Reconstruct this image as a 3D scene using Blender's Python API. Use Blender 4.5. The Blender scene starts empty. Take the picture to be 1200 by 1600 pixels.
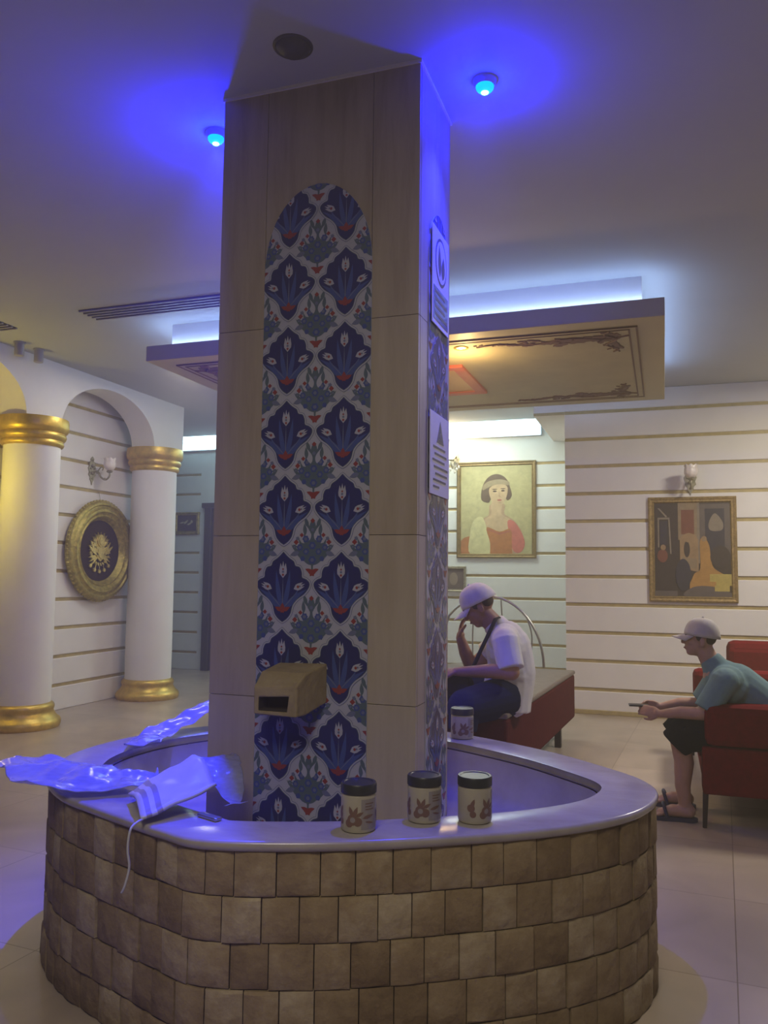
import bpy, bmesh, math, random
from mathutils import Vector, Matrix, noise
R = math.radians
PI = math.pi
scn = bpy.context.scene
col = scn.collection
random.seed(7)

# ------------------------------------------------------------------ materials
def newmat(name):
    m = bpy.data.materials.new(name); m.use_nodes = True
    nt = m.node_tree
    return m, nt, nt.nodes['Principled BSDF']

def mat(name, c, rough=.6, metal=0., var=0., scale=6., bump=0., bscale=60., stretch=(1, 1, 1), c2=None, spec=.5, coat=0.):
    m, nt, b = newmat(name)
    b.inputs['Base Color'].default_value = (*c, 1)
    b.inputs['Roughness'].default_value = rough
    b.inputs['Metallic'].default_value = metal
    b.inputs['Specular IOR Level'].default_value = spec
    b.inputs['Coat Weight'].default_value = coat
    tc = nt.nodes.new('ShaderNodeTexCoord'); mp = nt.nodes.new('ShaderNodeMapping')
    mp.inputs['Scale'].default_value = stretch
    nt.links.new(tc.outputs['Object'], mp.inputs['Vector'])
    if var or c2:
        n = nt.nodes.new('ShaderNodeTexNoise'); n.inputs['Scale'].default_value = scale; n.inputs['Detail'].default_value = 6
        n.inputs['Roughness'].default_value = .65
        nt.links.new(mp.outputs[0], n.inputs['Vector'])
        r = nt.nodes.new('ShaderNodeValToRGB')
        d = c2 if c2 else tuple(max(0, x * (1 - var)) for x in c)
        e = c if c2 else tuple(min(1, x * (1 + var)) for x in c)
        r.color_ramp.elements[0].position = .34; r.color_ramp.elements[0].color = (*d, 1)
        r.color_ramp.elements[1].position = .66; r.color_ramp.elements[1].color = (*e, 1)
        nt.links.new(n.outputs['Fac'], r.inputs[0]); nt.links.new(r.outputs[0], b.inputs['Base Color'])
    if bump:
        n2 = nt.nodes.new('ShaderNodeTexNoise'); n2.inputs['Scale'].default_value = bscale; n2.inputs['Detail'].default_value = 4
        nt.links.new(mp.outputs[0], n2.inputs['Vector'])
        bp = nt.nodes.new('ShaderNodeBump'); bp.inputs['Strength'].default_value = bump; bp.inputs['Distance'].default_value = .01
        nt.links.new(n2.outputs['Fac'], bp.inputs['Height']); nt.links.new(bp.outputs[0], b.inputs['Normal'])
    return m

def emis(name, c, s):
    m, nt, b = newmat(name)
    b.inputs['Base Color'].default_value = (*c, 1)
    b.inputs['Emission Color'].default_value = (*c, 1)
    b.inputs['Emission Strength'].default_value = s
    return m

def tinted(name, ramp, rough=.8, bump=.5, bscale=25, nvar=.25, nscale=9, stretch=(1, 1, 1), spec=.3):
    """stone whose every block has a tone of its own (face attribute 'tint')"""
    m, nt, b = newmat(name)
    b.inputs['Roughness'].default_value = rough
    b.inputs['Specular IOR Level'].default_value = spec
    at = nt.nodes.new('ShaderNodeAttribute'); at.attribute_name = 'tint'
    tc = nt.nodes.new('ShaderNodeTexCoord'); mp = nt.nodes.new('ShaderNodeMapping'); mp.inputs['Scale'].default_value = stretch
    nt.links.new(tc.outputs['Object'], mp.inputs['Vector'])
    n = nt.nodes.new('ShaderNodeTexNoise'); n.inputs['Scale'].default_value = nscale; n.inputs['Detail'].default_value = 7; n.inputs['Roughness'].default_value = .7
    nt.links.new(mp.outputs[0], n.inputs['Vector'])
    ma = nt.nodes.new('ShaderNodeMath'); ma.operation = 'MULTIPLY_ADD'
    nt.links.new(n.outputs['Fac'], ma.inputs[0]); ma.inputs[1].default_value = nvar * 2.4
    sb = nt.nodes.new('ShaderNodeMath'); sb.operation = 'SUBTRACT'
    nt.links.new(at.outputs['Fac'], sb.inputs[0]); sb.inputs[1].default_value = nvar * 1.2
    nt.links.new(sb.outputs[0], ma.inputs[2])
    r = nt.nodes.new('ShaderNodeValToRGB')
    while len(r.color_ramp.elements) < len(ramp): r.color_ramp.elements.new(.5)
    for i, c in enumerate(ramp):
        r.color_ramp.elements[i].position = i / (len(ramp) - 1); r.color_ramp.elements[i].color = (*c, 1)
    nt.links.new(ma.outputs[0], r.inputs[0]); nt.links.new(r.outputs[0], b.inputs['Base Color'])
    n2 = nt.nodes.new('ShaderNodeTexNoise'); n2.inputs['Scale'].default_value = bscale; n2.inputs['Detail'].default_value = 5
    nt.links.new(mp.outputs[0], n2.inputs['Vector'])
    bp = nt.nodes.new('ShaderNodeBump'); bp.inputs['Strength'].default_value = bump; bp.inputs['Distance'].default_value = .01
    nt.links.new(n2.outputs['Fac'], bp.inputs['Height']); nt.links.new(bp.outputs[0], b.inputs['Normal'])
    return m

M = {}
M['plaster'] = mat('white_plaster', (.78, .76, .74), .75, var=.03, scale=3)
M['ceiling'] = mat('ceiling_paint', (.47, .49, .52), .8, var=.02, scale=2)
M['panelwall'] = mat('wall_board_paint', (.80, .76, .73), .6, var=.03, scale=4)
M['groove'] = mat('gold_groove_paint', (.46, .36, .16), .5, var=.15, scale=12)
M['hallwall'] = mat('hall_wall_green_cast', (.70, .74, .70), .6, var=.03, scale=4)  # green cast of the cyan hall light mixed into the wall colour
M['gold'] = mat('gold_paint', (.62, .43, .09), .40, .65, var=.22, scale=9, bump=.15, bscale=40)
M['gold_old'] = mat('aged_gold', (.42, .34, .09), .42, .65, var=.35, scale=22, bump=.6, bscale=70)
M['gold_leaf'] = mat('gold_emblem', (.75, .62, .22), .35, .7, var=.2, scale=40)
M['roundel_dark'] = mat('dark_brown_velvet', (.035, .018, .016), .9)
M['pewter'] = mat('antique_metal', (.36, .33, .24), .45, .6, var=.3, scale=50)
M['glass_shade'] = mat('frosted_glass', (.78, .70, .66), .3, var=.1, scale=30)
M['travertine'] = tinted('travertine_cladding', [(.25, .19, .12), (.38, .31, .21), (.47, .40, .29), (.55, .485, .37)], rough=.32, bump=.04, bscale=30, nvar=.4, nscale=4, stretch=(3.2, 3.2, .35), spec=.5)
M['block'] = tinted('tumbled_travertine', [(.12, .08, .04), (.21, .145, .08), (.30, .22, .13), (.42, .34, .23), (.60, .52, .40)], rough=.85, bump=1.0, bscale=22, nvar=.42, nscale=9)
M['mortar'] = mat('mortar', (.15, .11, .065), .95, var=.2)
M['marble'] = mat('polished_marble_ledge', (.44, .40, .39), .22, var=.0, c2=(.34, .30, .29), scale=3.5, stretch=(1, 2.4, 1), bump=.02)
M['basin_in'] = mat('polished_stone_basin', (.42, .38, .42), .17, c2=(.34, .30, .33), scale=5)
M['tile_w'] = mat('white_glaze', (.42, .42, .47), .22, spec=.4)
M['tile_n'] = mat('navy_glaze', (.030, .031, .125), .22, spec=.4)
M['tile_b'] = mat('mid_blue_glaze', (.06, .09, .26), .22, spec=.4)
M['tile_l'] = mat('grey_blue_line_glaze', (.15, .17, .26), .22, spec=.4)
M['tile_g'] = mat('grey_green_glaze', (.10, .14, .165), .22, spec=.4)
M['tile_r'] = mat('red_glaze', (.27, .05, .045), .22, spec=.4)
M['spout'] = mat('carved_limestone', (.38, .30, .15), .75, c2=(.29, .22, .10), scale=14, bump=.4, bscale=40)
M['hole'] = mat('dark_hollow', (.05, .035, .02), .9)
M['red'] = mat('red_upholstery', (.15, .003, .008), .85, spec=.1, var=.15, scale=30, bump=.1, bscale=180)
M['redbrown'] = mat('dark_red_upholstery', (.085, .008, .008), .8, spec=.1, var=.15, scale=20)
M['greytop'] = mat('taupe_upholstery', (.17, .135, .115), .5, var=.15, scale=14)
M['legm'] = mat('dark_metal', (.05, .035, .035), .5, .5)
M['chrome'] = mat('brushed_steel', (.52, .52, .50), .28, .9)
M['wood_dark'] = mat('dark_wood', (.045, .035, .032), .5, var=.3, scale=12, stretch=(1, 1, .2))
M['frame'] = mat('bronze_frame', (.26, .19, .08), .45, .5, var=.25, scale=30)
M['frame2'] = mat('carved_brown_gold_frame', (.33, .22, .09), .5, .4, var=.35, scale=50, bump=.5, bscale=120)
M['skin'] = mat('skin', (.46, .26, .20), .55, var=.06, scale=20)
M['skin2'] = mat('tanned_skin', (.38, .20, .14), .55, var=.06, scale=20)
M['lip'] = mat('lip', (.34, .13, .11), .5)
M['hair'] = mat('brown_hair', (.05, .03, .02), .7, var=.3, scale=80, bump=.5, bscale=200)
M['eye'] = mat('dark_eye', (.03, .02, .02), .4)
M['cap_w'] = mat('white_cap_cloth', (.72, .70, .76), .85, var=.06, scale=30)
M['cap_g'] = mat('light_grey_cap_cloth', (.54, .50, .50), .85, var=.06, scale=30)
M['shirt_w'] = mat('white_shirt_cloth', (.70, .68, .74), .85, var=.05, scale=12, bump=.3, bscale=14)
M['shirt_t'] = mat('teal_grey_shirt_cloth', (.16, .27, .30), .9, var=.08, scale=12, bump=.3, bscale=14)
M['dark_cloth'] = mat('black_shorts_cloth', (.010, .009, .013), .95, spec=.1)
M['navy_cloth'] = mat('navy_cloth', (.010, .014, .05), .95, spec=.1)
M['black_bag'] = mat('black_bag_fabric', (.015, .014, .018), .7)
M['rubber'] = mat('dark_blue_rubber', (.03, .03, .08), .6)
M['plastic_dark'] = mat('black_plastic', (.03, .032, .04), .35)
M['jar'] = mat('cream_jar_label', (.42, .38, .31), .4, var=.06, scale=18)
M['jar_ink'] = mat('brown_label_print', (.18, .10, .08), .5)
M['jar_grey'] = mat('grey_label_print', (.28, .25, .25), .45)
M['white_plastic'] = mat('white_plastic', (.52, .52, .54), .35, var=.04)
M['paper'] = mat('white_sign_board', (.70, .70, .74), .4)
M['ink'] = mat('sign_ink', (.06, .06, .08), .5)
M['vent'] = mat('vent_dark', (.03, .03, .035), .8)
M['grey'] = mat('grey_painted_metal', (.34, .33, .36), .5)
M['dark_fit'] = mat('dark_fitting', (.06, .055, .06), .5)
M['beige'] = mat('beige_ceiling_panel', (.50, .45, .29), .55, var=.05, scale=2)
M['beige_in'] = mat('tan_ceiling_panel_field', (.42, .37, .21), .5, var=.08, scale=3)
M['scroll'] = mat('brown_scroll_paint', (.15, .085, .065), .6)
M['redpaint'] = mat('red_border_paint', (.55, .10, .05), .5)
M['amber'] = mat('amber_field_paint', (.62, .34, .08), .45)

def plastic_film():
    m, nt, b = newmat('blue_lit_clear_film')
    b.inputs['Base Color'].default_value = (.34, .36, .60, 1); b.inputs['Roughness'].default_value = .18  # blue of the spotlight mixed into the clear film's base colour
    t = nt.nodes.new('ShaderNodeBsdfTransparent'); mx = nt.nodes.new('ShaderNodeMixShader')
    n = nt.nodes.new('ShaderNodeTexNoise'); n.inputs['Scale'].default_value = 14
    mr = nt.nodes.new('ShaderNodeMapRange'); mr.inputs[3].default_value = .45; mr.inputs[4].default_value = .9
    nt.links.new(n.outputs['Fac'], mr.inputs[0]); nt.links.new(mr.outputs[0], mx.inputs[0])
    nt.links.new(t.outputs[0], mx.inputs[1]); nt.links.new(b.outputs[0], mx.inputs[2])
    nt.links.new(mx.outputs[0], nt.nodes['Material Output'].inputs['Surface'])
    return m
M['film'] = plastic_film()

def floor_mat():
    m, nt, b = newmat('polished_marble_floor')
    tc = nt.nodes.new('ShaderNodeTexCoord'); mp = nt.nodes.new('ShaderNodeMapping')
    mp.inputs['Rotation'].default_value = (0, 0, R(3.6)); mp.inputs['Location'].default_value = (-.02, .0, 0)
    nt.links.new(tc.outputs['Object'], mp.inputs['Vector'])
    br = nt.nodes.new('ShaderNodeTexBrick'); br.offset = 0; br.inputs['Scale'].default_value = 1
    br.inputs['Brick Width'].default_value = .8; br.inputs['Row Height'].default_value = .8
    br.inputs['Mortar Size'].default_value = .003; br.inputs['Mortar Smooth'].default_value = .5
    br.inputs['Color1'].default_value = (.48, .40, .33, 1); br.inputs['Color2'].default_value = (.40, .33, .27, 1)
    br.inputs['Mortar'].default_value = (.22, .17, .13, 1)
    nt.links.new(mp.outputs[0], br.inputs['Vector'])
    n = nt.nodes.new('ShaderNodeTexNoise'); n.inputs['Scale'].default_value = 1.6; n.inputs['Detail'].default_value = 8; n.inputs['Distortion'].default_value = 1.2
    nt.links.new(mp.outputs[0], n.inputs['Vector'])
    r = nt.nodes.new('ShaderNodeValToRGB'); r.color_ramp.elements[0].position = .3; r.color_ramp.elements[0].color = (.78, .76, .74, 1)
    r.color_ramp.elements[1].position = .7; r.color_ramp.elements[1].color = (1.08, 1.05, 1.03, 1)
    nt.links.new(n.outputs['Fac'], r.inputs[0])
    mx = nt.nodes.new('ShaderNodeMixRGB'); mx.blend_type = 'MULTIPLY'; mx.inputs[0].default_value = 1
    nt.links.new(br.outputs['Color'], mx.inputs[1]); nt.links.new(r.outputs[0], mx.inputs[2])
    nt.links.new(mx.outputs[0], b.inputs['Base Color'])
    b.inputs['Roughness'].default_value = .3
    return m
M['floor'] = floor_mat()

# ------------------------------------------------------------------ mesh helpers
def prop(o, label=None, cat=None, group=None, kind=None):
    if label: o['label'] = label
    if cat: o['category'] = cat
    if group: o['group'] = group
    if kind: o['kind'] = kind
    return o

def rootloc(p):
    v = Vector((0, 0, 0))
    while p is not None: v += p.location; p = p.parent
    return v

def obj(name, bm, mats, parent=None, smooth=None, bevel=0, origin=None):
    """mesh in world coordinates -> one linked object"""
    bmesh.ops.recalc_face_normals(bm, faces=bm.faces[:])
    me = bpy.data.meshes.new(name)
    if parent is not None: o0 = rootloc(parent)
    else:
        vs = [v.co for v in bm.verts]
        mn = [min(v[i] for v in vs) for i in range(3)]; mx = [max(v[i] for v in vs) for i in range(3)]
        o0 = Vector(((mn[0] + mx[0]) / 2, (mn[1] + mx[1]) / 2, mn[2])) if origin is None else Vector(origin)
    loc = Vector((0, 0, 0)) if parent is not None else o0
    for v in bm.verts: v.co -= o0
    bm.to_mesh(me); bm.free()
    for m in (mats if isinstance(mats, (list, tuple)) else [mats]): me.materials.append(M[m] if isinstance(m, str) else m)
    if smooth is not None:
        for p in me.polygons: p.use_smooth = True
        if smooth < 180:
            try: me.set_sharp_from_angle(angle=R(smooth))
            except Exception: pass
    o = bpy.data.objects.new(name, me); col.objects.link(o)
    if parent is not None: o.parent = parent
    o.location = loc
    if bevel:
        b = o.modifiers.new('b', 'BEVEL'); b.width = bevel; b.segments = 2; b.limit_method = 'ANGLE'
    return o

def thing(name, loc, label, cat, group=None):
    o = bpy.data.objects.new(name, None); col.objects.link(o); o.location = loc; o.empty_display_size = .1
    return prop(o, label, cat, group)

def NB(): return bmesh.new()

def box(bm, x0, x1, y0, y1, z0, z1, mi=0, rot=0, piv=None, mat4=None):
    vs = [bm.verts.new((x, y, z)) for x in (x0, x1) for y in (y0, y1) for z in (z0, z1)]
    q = [(0, 1, 3, 2), (4, 6, 7, 5), (0, 4, 5, 1), (2, 3, 7, 6), (0, 2, 6, 4), (1, 5, 7, 3)]
    fs = [bm.faces.new([vs[i] for i in f]) for f in q]
    for f in fs: f.material_index = mi
    if rot:
        p = Vector(piv if piv else ((x0 + x1) / 2, (y0 + y1) / 2, 0))
        bmesh.ops.rotate(bm, verts=vs, cent=p, matrix=Matrix.Rotation(rot, 3, 'Z'))
    if mat4 is not None:
        for v in vs: v.co = mat4 @ v.co
    return vs

def lathe(bm, prof, cx, cy, seg=40, mi=0, axis=None, cap=True):
    """prof [(r,z)] about z at (cx,cy); axis = Matrix4 to move it elsewhere"""
    rings = []
    for r, z in prof:
        ring = []
        for k in range(seg):
            a = 2 * PI * k / seg
            p = Vector((cx + r * math.cos(a), cy + r * math.sin(a), z))
            if axis is not None: p = axis @ p
            ring.append(bm.verts.new(p))
        rings.append(ring)
    for a, b in zip(rings[:-1], rings[1:]):
        for k in range(seg):
            f = bm.faces.new((a[k], a[(k + 1) % seg], b[(k + 1) % seg], b[k])); f.material_index = mi
    if cap:
        for rg in (rings[0], rings[-1]):
            f = bm.faces.new(rg); f.material_index = mi
    return rings

def catmull(pts, n=6, closed=False):
    out = []; L = len(pts)
    rng = range(L if closed else L - 1)
    for i in rng:
        g = lambda k: Vector(pts[k % L]) if closed else Vector(pts[min(max(k, 0), L - 1)])
        p0, p1, p2, p3 = g(i - 1), g(i), g(i + 1), g(i + 2)
        for j in range(n):
            t = j / n
            out.append(.5 * ((2 * p1) + (p2 - p0) * t + (2 * p0 - 5 * p1 + 4 * p2 - p3) * t * t + (3 * p1 - p0 - 3 * p2 + p3) * t ** 3))
    if not closed: out.append(Vector(pts[-1]))
    return out

def tube(bm, pts, r, seg=10, mi=0, taper=None):
    rings = []
    n = len(pts); pts = [Vector(p) for p in pts]
    up = Vector((0, 0, 1)); prevn = None
    for i, p in enumerate(pts):
        d = (pts[min(i + 1, n - 1)] - pts[max(i - 1, 0)]).normalized()
        if prevn is None:
            a = d.cross(up)
            if a.length < .05: a = d.cross(Vector((1, 0, 0)))
            nn = a.normalized()
        else:
            nn = (prevn - d * prevn.dot(d)).normalized()
        prevn = nn; bb = d.cross(nn)
        rr = r if taper is None else taper[i]
        rings.append([bm.verts.new(p + (nn * math.cos(2 * PI * k / seg) + bb * math.sin(2 * PI * k / seg)) * rr) for k in range(seg)])
    for a, b in zip(rings[:-1], rings[1:]):
        for k in range(seg):
            f = bm.faces.new((a[k], a[(k + 1) % seg], b[(k + 1) % seg], b[k])); f.material_index = mi
    for rg in (rings[0], rings[-1]):
        f = bm.faces.new(rg); f.material_index = mi

def ball(bm, c, s, mi=0, rot=None, seg=16):
    r = bmesh.ops.create_uvsphere(bm, u_segments=seg, v_segments=max(8, seg * 2 // 3), radius=1)
    if not hasattr(s, '__len__'): s = (s, s, s)
    mx = Matrix.Translation(Vector(c)) @ (rot.to_4x4() if rot else Matrix.Identity(4)) @ Matrix.Diagonal((*s, 1))
    for v in r['verts']: v.co = mx @ v.co
    for f in {f for v in r['verts'] for f in v.link_faces}: f.material_index = mi

def cone(bm, p0, p1, r0, r1, seg=18, mi=0, el=None):
    """tapered limb segment with flat ends; el=(axis, k) squashes the section along an axis"""
    p0 = Vector(p0); p1 = Vector(p1); d = (p1 - p0).normalized()
    a = d.cross(Vector((0, 1, 0)))
    if a.length < .1: a = d.cross(Vector((1, 0, 0)))
    a.normalize(); b = d.cross(a)
    R0 = []; R1 = []
    for k in range(seg):
        c, s = math.cos(2 * PI * k / seg), math.sin(2 * PI * k / seg)
        o = a * c + b * s
        if el: ax = Vector(el[0]); o = o + ax * (o.dot(ax)) * (el[1] - 1)
        R0.append(bm.verts.new(p0 + o * r0)); R1.append(bm.verts.new(p1 + o * r1))
    for k in range(seg): bm.faces.new((R0[k], R0[(k + 1) % seg], R1[(k + 1) % seg], R1[k])).material_index = mi
    bm.faces.new(R0[::-1]).material_index = mi; bm.faces.new(R1).material_index = mi

def prism(bm, pts, fn, d0, d1, mi=0):
    """2D outline pts, fn(u,v,d)->world, extruded from depth d0 to d1"""
    A = [bm.verts.new(fn(u, v, d0)) for u, v in pts]; B = [bm.verts.new(fn(u, v, d1)) for u, v in pts]
    n = len(pts)
    for k in range(n): bm.faces.new((A[k], A[(k + 1) % n], B[(k + 1) % n], B[k])).material_index = mi
    bm.faces.new(A[::-1]).material_index = mi; bm.faces.new(B).material_index = mi

FLATN = [0]
def flat(bm, pts, fn, d, mi=0):
    if len(pts) < 3: return
    FLATN[0] += 1; d += (FLATN[0] % 71) * 3.5e-6
    try: bm.faces.new([bm.verts.new(fn(u, v, d)) for u, v in pts]).material_index = mi
    except Exception: pass

def clip(poly, region):
    """Sutherland-Hodgman against a convex counter-clockwise region"""
    out = list(poly); n = len(region)
    for i in range(n):
        ax, ay = region[i]; bx, by = region[(i + 1) % n]
        ins = lambda p: (bx - ax) * (p[1] - ay) - (by - ay) * (p[0] - ax) >= -1e-9
        inp, out = out, []
        for k in range(len(inp)):
            p, q = inp[k - 1], inp[k]
            ip, iq = ins(p), ins(q)
            if ip != iq:
                dx, dy = q[0] - p[0], q[1] - p[1]
                den = (bx - ax) * dy - (by - ay) * dx
                t = ((by - ay) * (p[0] - ax) - (bx - ax) * (p[1] - ay)) / den if den else 0
                out.append((p[0] + t * dx, p[1] + t * dy))
            if iq: out.append(q)
        if not out: return []
    res = []
    for p in out:
        if not res or abs(p[0] - res[-1][0]) + abs(p[1] - res[-1][1]) > 1e-6: res.append(p)
    return res

# ------------------------------------------------------------------ room shell
HC = 3.37
bm = NB(); box(bm, -13, 5.6, -5, 12.5, -.1, 0); prop(obj('floor', bm, 'floor', origin=(0, 0, 0)), 'glossy beige marble tiled lobby floor', kind='structure')
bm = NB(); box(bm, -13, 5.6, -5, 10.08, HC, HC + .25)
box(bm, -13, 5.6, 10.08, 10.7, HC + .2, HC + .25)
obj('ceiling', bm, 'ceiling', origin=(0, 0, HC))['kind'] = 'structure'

def grooved(name, fn, u0, u1, ztop, zs, board='panelwall', thick=.1):
    """boards with recessed gold grooves; fn(u,z,d): d<0 is into the wall"""
    bm = NB(); g = .017
    edges = [0] + [z for z in zs] + [ztop]
    prism(bm, [(u0, 0), (u1, 0), (u1, ztop), (u0, ztop)], fn, -thick, -.014, 1)
    for i in range(len(edges) - 1):
        a = edges[i] + (g if i else 0); b = edges[i + 1] - (g if i < len(edges) - 2 else 0)
        e = .006
        # board with chamfered long edges
        prof = [(a, -.014), (a, -e), (a + e, 0), (b - e, 0), (b, -e), (b, -.014)]
        L = [bm.verts.new(fn(u0, z, d)) for z, d in prof]; Q = [bm.verts.new(fn(u1, z, d)) for z, d in prof]
        for k in range(6): bm.faces.new((L[k], L[(k + 1) % 6], Q[(k + 1) % 6], Q[k])).material_index = 0
        bm.faces.new(L); bm.faces.new(Q)
    o = obj(name, bm, [board, 'groove'], origin=(0, 0, 0)); o['kind'] = 'structure'
    return o
ZS = [.25 + .29 * k for k in range(11)]
TW = 8.75
fmain = lambda u, z, d: Vector((u, TW - d, z))
grooved('wall_back', fmain, -.98, 5.4, HC, ZS, thick=.16)
# soffit running back over the left edge of that wall
bm = NB(); box(bm, -1.31, -.98, TW, 10.45, 3.135, HC); box(bm, -1.31, -.98, TW - .004, TW, 3.135, 3.165, 1)
obj('trim_1', bm, ['panelwall', 'groove'])['kind'] = 'structure'
bm = NB(); box(bm, -.98, -.90, TW + .16, 10.45, 0, HC); obj('wall_return', bm, 'panelwall')['kind'] = 'structure'
TB = 10.45
fback = lambda u, z, d: Vector((u, TB - d, z))
ZH = [.25 + .29 * k for k in range(10)]
grooved('wall_far', fback, -4.9, -.9, HC + .2, ZH, board='hallwall')
bm = NB(); box(bm, -6.47, -4.9, TB, TB + .15, 0, HC + .2); obj('wall_passage', bm, 'hallwall')['kind'] = 'structure'
grooved('wall_hall', fback, -12, -6.47, HC + .2, ZH, board='hallwall')
SN = -5.85
fniche = lambda u, z, d: Vector((SN + d, u, z))
grooved('wall_left', fniche, 3.0, 8.28, HC, ZS)
bm = NB(); box(bm, 5.4, 5.6, -5, TW, 0, HC); obj('wall_right', bm, 'plaster')['kind'] = 'structure'
# baseboards
bm = NB(); box(bm, -.98, 5.4, TW - .02, TW, 0, .045); obj('baseboard_back', bm, 'groove', bevel=.004)['kind'] = 'structure'

# arcade: flat wall pierced by round-headed arches, carried by columns
SF0, SF1 = -5.69, -5.39
def arch_outline(t0, t1, arches, zbot=2.81, ztop=HC):
    pts = [(t0, ztop), (t1, ztop), (t1, zbot)]
    for c, hw, rise in sorted(arches, reverse=True):
        for k in range(33):
            a = PI * k / 32
            pts.append((c + hw * math.cos(a), zbot + rise * math.sin(a)))
    pts.append((t0, zbot))
    out = []
    for p in pts:
        if not out or abs(p[0] - out[-1][0]) + abs(p[1] - out[-1][1]) > 1e-4: out.append(p)
    return out
bm = NB()
prism(bm, arch_outline(3.0, 8.28, [(6.97, .74, .47), (5.03, .74, .47), (3.6, .4, .4)]), lambda u, v, d: Vector((d, u, v)), SF0, SF1)
o = obj('wall_arcade', bm, 'plaster', smooth=30); o['kind'] = 'structure'

def column(x, y, label):
    t = thing('round_column', (x, y, 0), label, 'column', 'white columns with gold capitals along the arcade')
    bm = NB(); lathe(bm, [(.252, .19), (.255, .5), (.252, 1.5), (.248, 2.62)], x, y, 48); obj('shaft', bm, 'plaster', t, smooth=40)
    bm = NB(); lathe(bm, [(.335, 0), (.345, .02), (.347, .05), (.335, .075), (.318, .085), (.30, .105), (.285, .13), (.278, .15), (.285, .165), (.288, .185), (.278, .205), (.262, .215), (.252, .22), (.245, .22)], x, y, 48)
    obj('base', bm, 'gold', t, smooth=50)
    bm = NB(); lathe(bm, [(.245, 2.55), (.268, 2.56), (.278, 2.58), (.272, 2.60), (.268, 2.61), (.288, 2.625), (.298, 2.65), (.290, 2.675), (.286, 2.68), (.308, 2.70), (.316, 2.73), (.316, 2.785), (.31, 2.812), (.245, 2.812)], x, y, 48)
    obj('capital', bm, 'gold', t, smooth=50)
column(-5.54, 6.02, 'white round column at the left frame edge, gold base and capital')
column(-5.53, 7.93, 'white round column to the right of the gold round wall emblem')

# dark door in the passage
t = bpy.data.objects.new('door_1', None); col.objects.link(t); t.location = (-5.83, TB, 0); t['kind'] = 'structure'
bm = NB()
for a, b in ((-6.36, -6.25), (-5.41, -5.30)): box(bm, a, b, TB - .07, TB, 0, 2.36)
box(bm, -6.40, -5.26, TB - .09, TB, 2.36, 2.43)
obj('door_frame', bm, 'wood_dark', t, bevel=.008)
bm = NB(); box(bm, -6.25, -5.41, TB - .045, TB - .005, .01, 2.36)
for z0, z1 in ((.2, 1.0), (1.15, 2.2)):
    for a, b in ((-6.15, -5.87), (-5.79, -5.51)): box(bm, a, b, TB - .06, TB - .04, z0, z1)
obj('door_leaf', bm, 'wood_dark', t, bevel=.01)

# ------------------------------------------------------------------ hanging ceiling panel with cove light
P0, P1, Q0, Q1 = -3.81, .03, 5.3, 7.84
t = thing('suspended_ceiling_panel', ((P0 + P1) / 2, (Q0 + Q1) / 2, 3.05), 'beige suspended ceiling panel with painted scrollwork and glowing bluish edges', 'ceiling panel')
bm = NB(); box(bm, P0, P1, Q0, Q1, 3.05, 3.17)
obj('panel_body', bm, 'beige', t, bevel=.004)
bm = NB(); box(bm, P0 + .14, P1 - .14, Q0 + .14, Q1 - .14, 3.17, HC); obj('core', bm, 'plaster', t)
bm = NB()
box(bm, P0 + .06, P1 - .06, Q0 + .085, Q0 + .105, 3.172, 3.19); box(bm, P0 + .06, P1 - .06, Q1 - .105, Q1 - .085, 3.172, 3.19)
box(bm, P0 + .085, P0 + .105, Q0 + .12, Q1 - .12, 3.172, 3.19); box(bm, P1 - .105, P1 - .085, Q0 + .12, Q1 - .12, 3.172, 3.19)
o = obj('led_strip', bm, emis('bluish_led_strip', (.42, .60, 1.0), 13), t); o['label'] = 'bluish white glowing light strip on top of the panel edge'
bm = NB()
I0, I1, J0, J1 = P0 + .17, P1 - .17, Q0 + .16, Q1 - .2
box(bm, I0, I1, J0, J1, 3.044, 3.052); obj('field', bm, 'beige_in', t)
bm = NB()
w = .012
for a in (0, .05):
    x0, x1, y0, y1 = I0 + a, I1 - a, J0 + a, J1 - a
    box(bm, x0, x1, y0, y0 + w, 3.040, 3.046); box(bm, x0, x1, y1 - w, y1, 3.040, 3.046)
    box(bm, x0, x0 + w, y0 + w, y1 - w, 3.040, 3.046); box(bm, x1 - w, x1, y0 + w, y1 - w, 3.040, 3.046)
obj('border_line', bm, 'scroll', t)
# acanthus scroll corners
def scroll(bm, cx, cy, sx, sy, L1=1.05, L2=.5):
    rnd = random.Random(3)
    for arm, (dx, dy, L) in enumerate(((1, 0, L1), (0, 1, L2))):
        k = 0; d = .05
        while d < L:
            wid = .16 * (1 - d / L) ** .7 + .03
            for side in (-1, 1):
                o = rnd.uniform(.0, .8) * wid
                ang = rnd.uniform(-.5, .9) * side
                ln = wid * rnd.uniform(.5, .9); wd = ln * .28
                bx = d * dx + (o + .07) * dy; by = d * dy + (o + .07) * dx
                ca, sa = math.cos(ang), math.sin(ang)
                pts = []
                for u, v in ((0, 0), (.3, .9), (.6, .6), (.75, .95), (1, .1), (.7, -.5), (.45, -.3), (.3, -.8)):
                    u = u * ln; v = v * wd
                    uu, vv = u * ca - v * sa, u * sa + v * ca
                    if arm: uu, vv = vv, uu
                    pts.append((cx + sx * (bx + uu), cy + sy * (by + vv)))
                prism(bm, pts, lambda u, v, d_: Vector((u, v, d_)), 3.0395 - .00004 * k, 3.045)
                k += 1
            d += .045
        st = [(cx + sx * ((i / 14 * L) * dx + (.12 + .04 * math.sin(i * .9)) * dy), cy + sy * ((i / 14 * L) * dy + (.12 + .04 * math.sin(i * .9)) * dx), 3.041) for i in range(15)]
        tube(bm, st, .007, 6)
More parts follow.
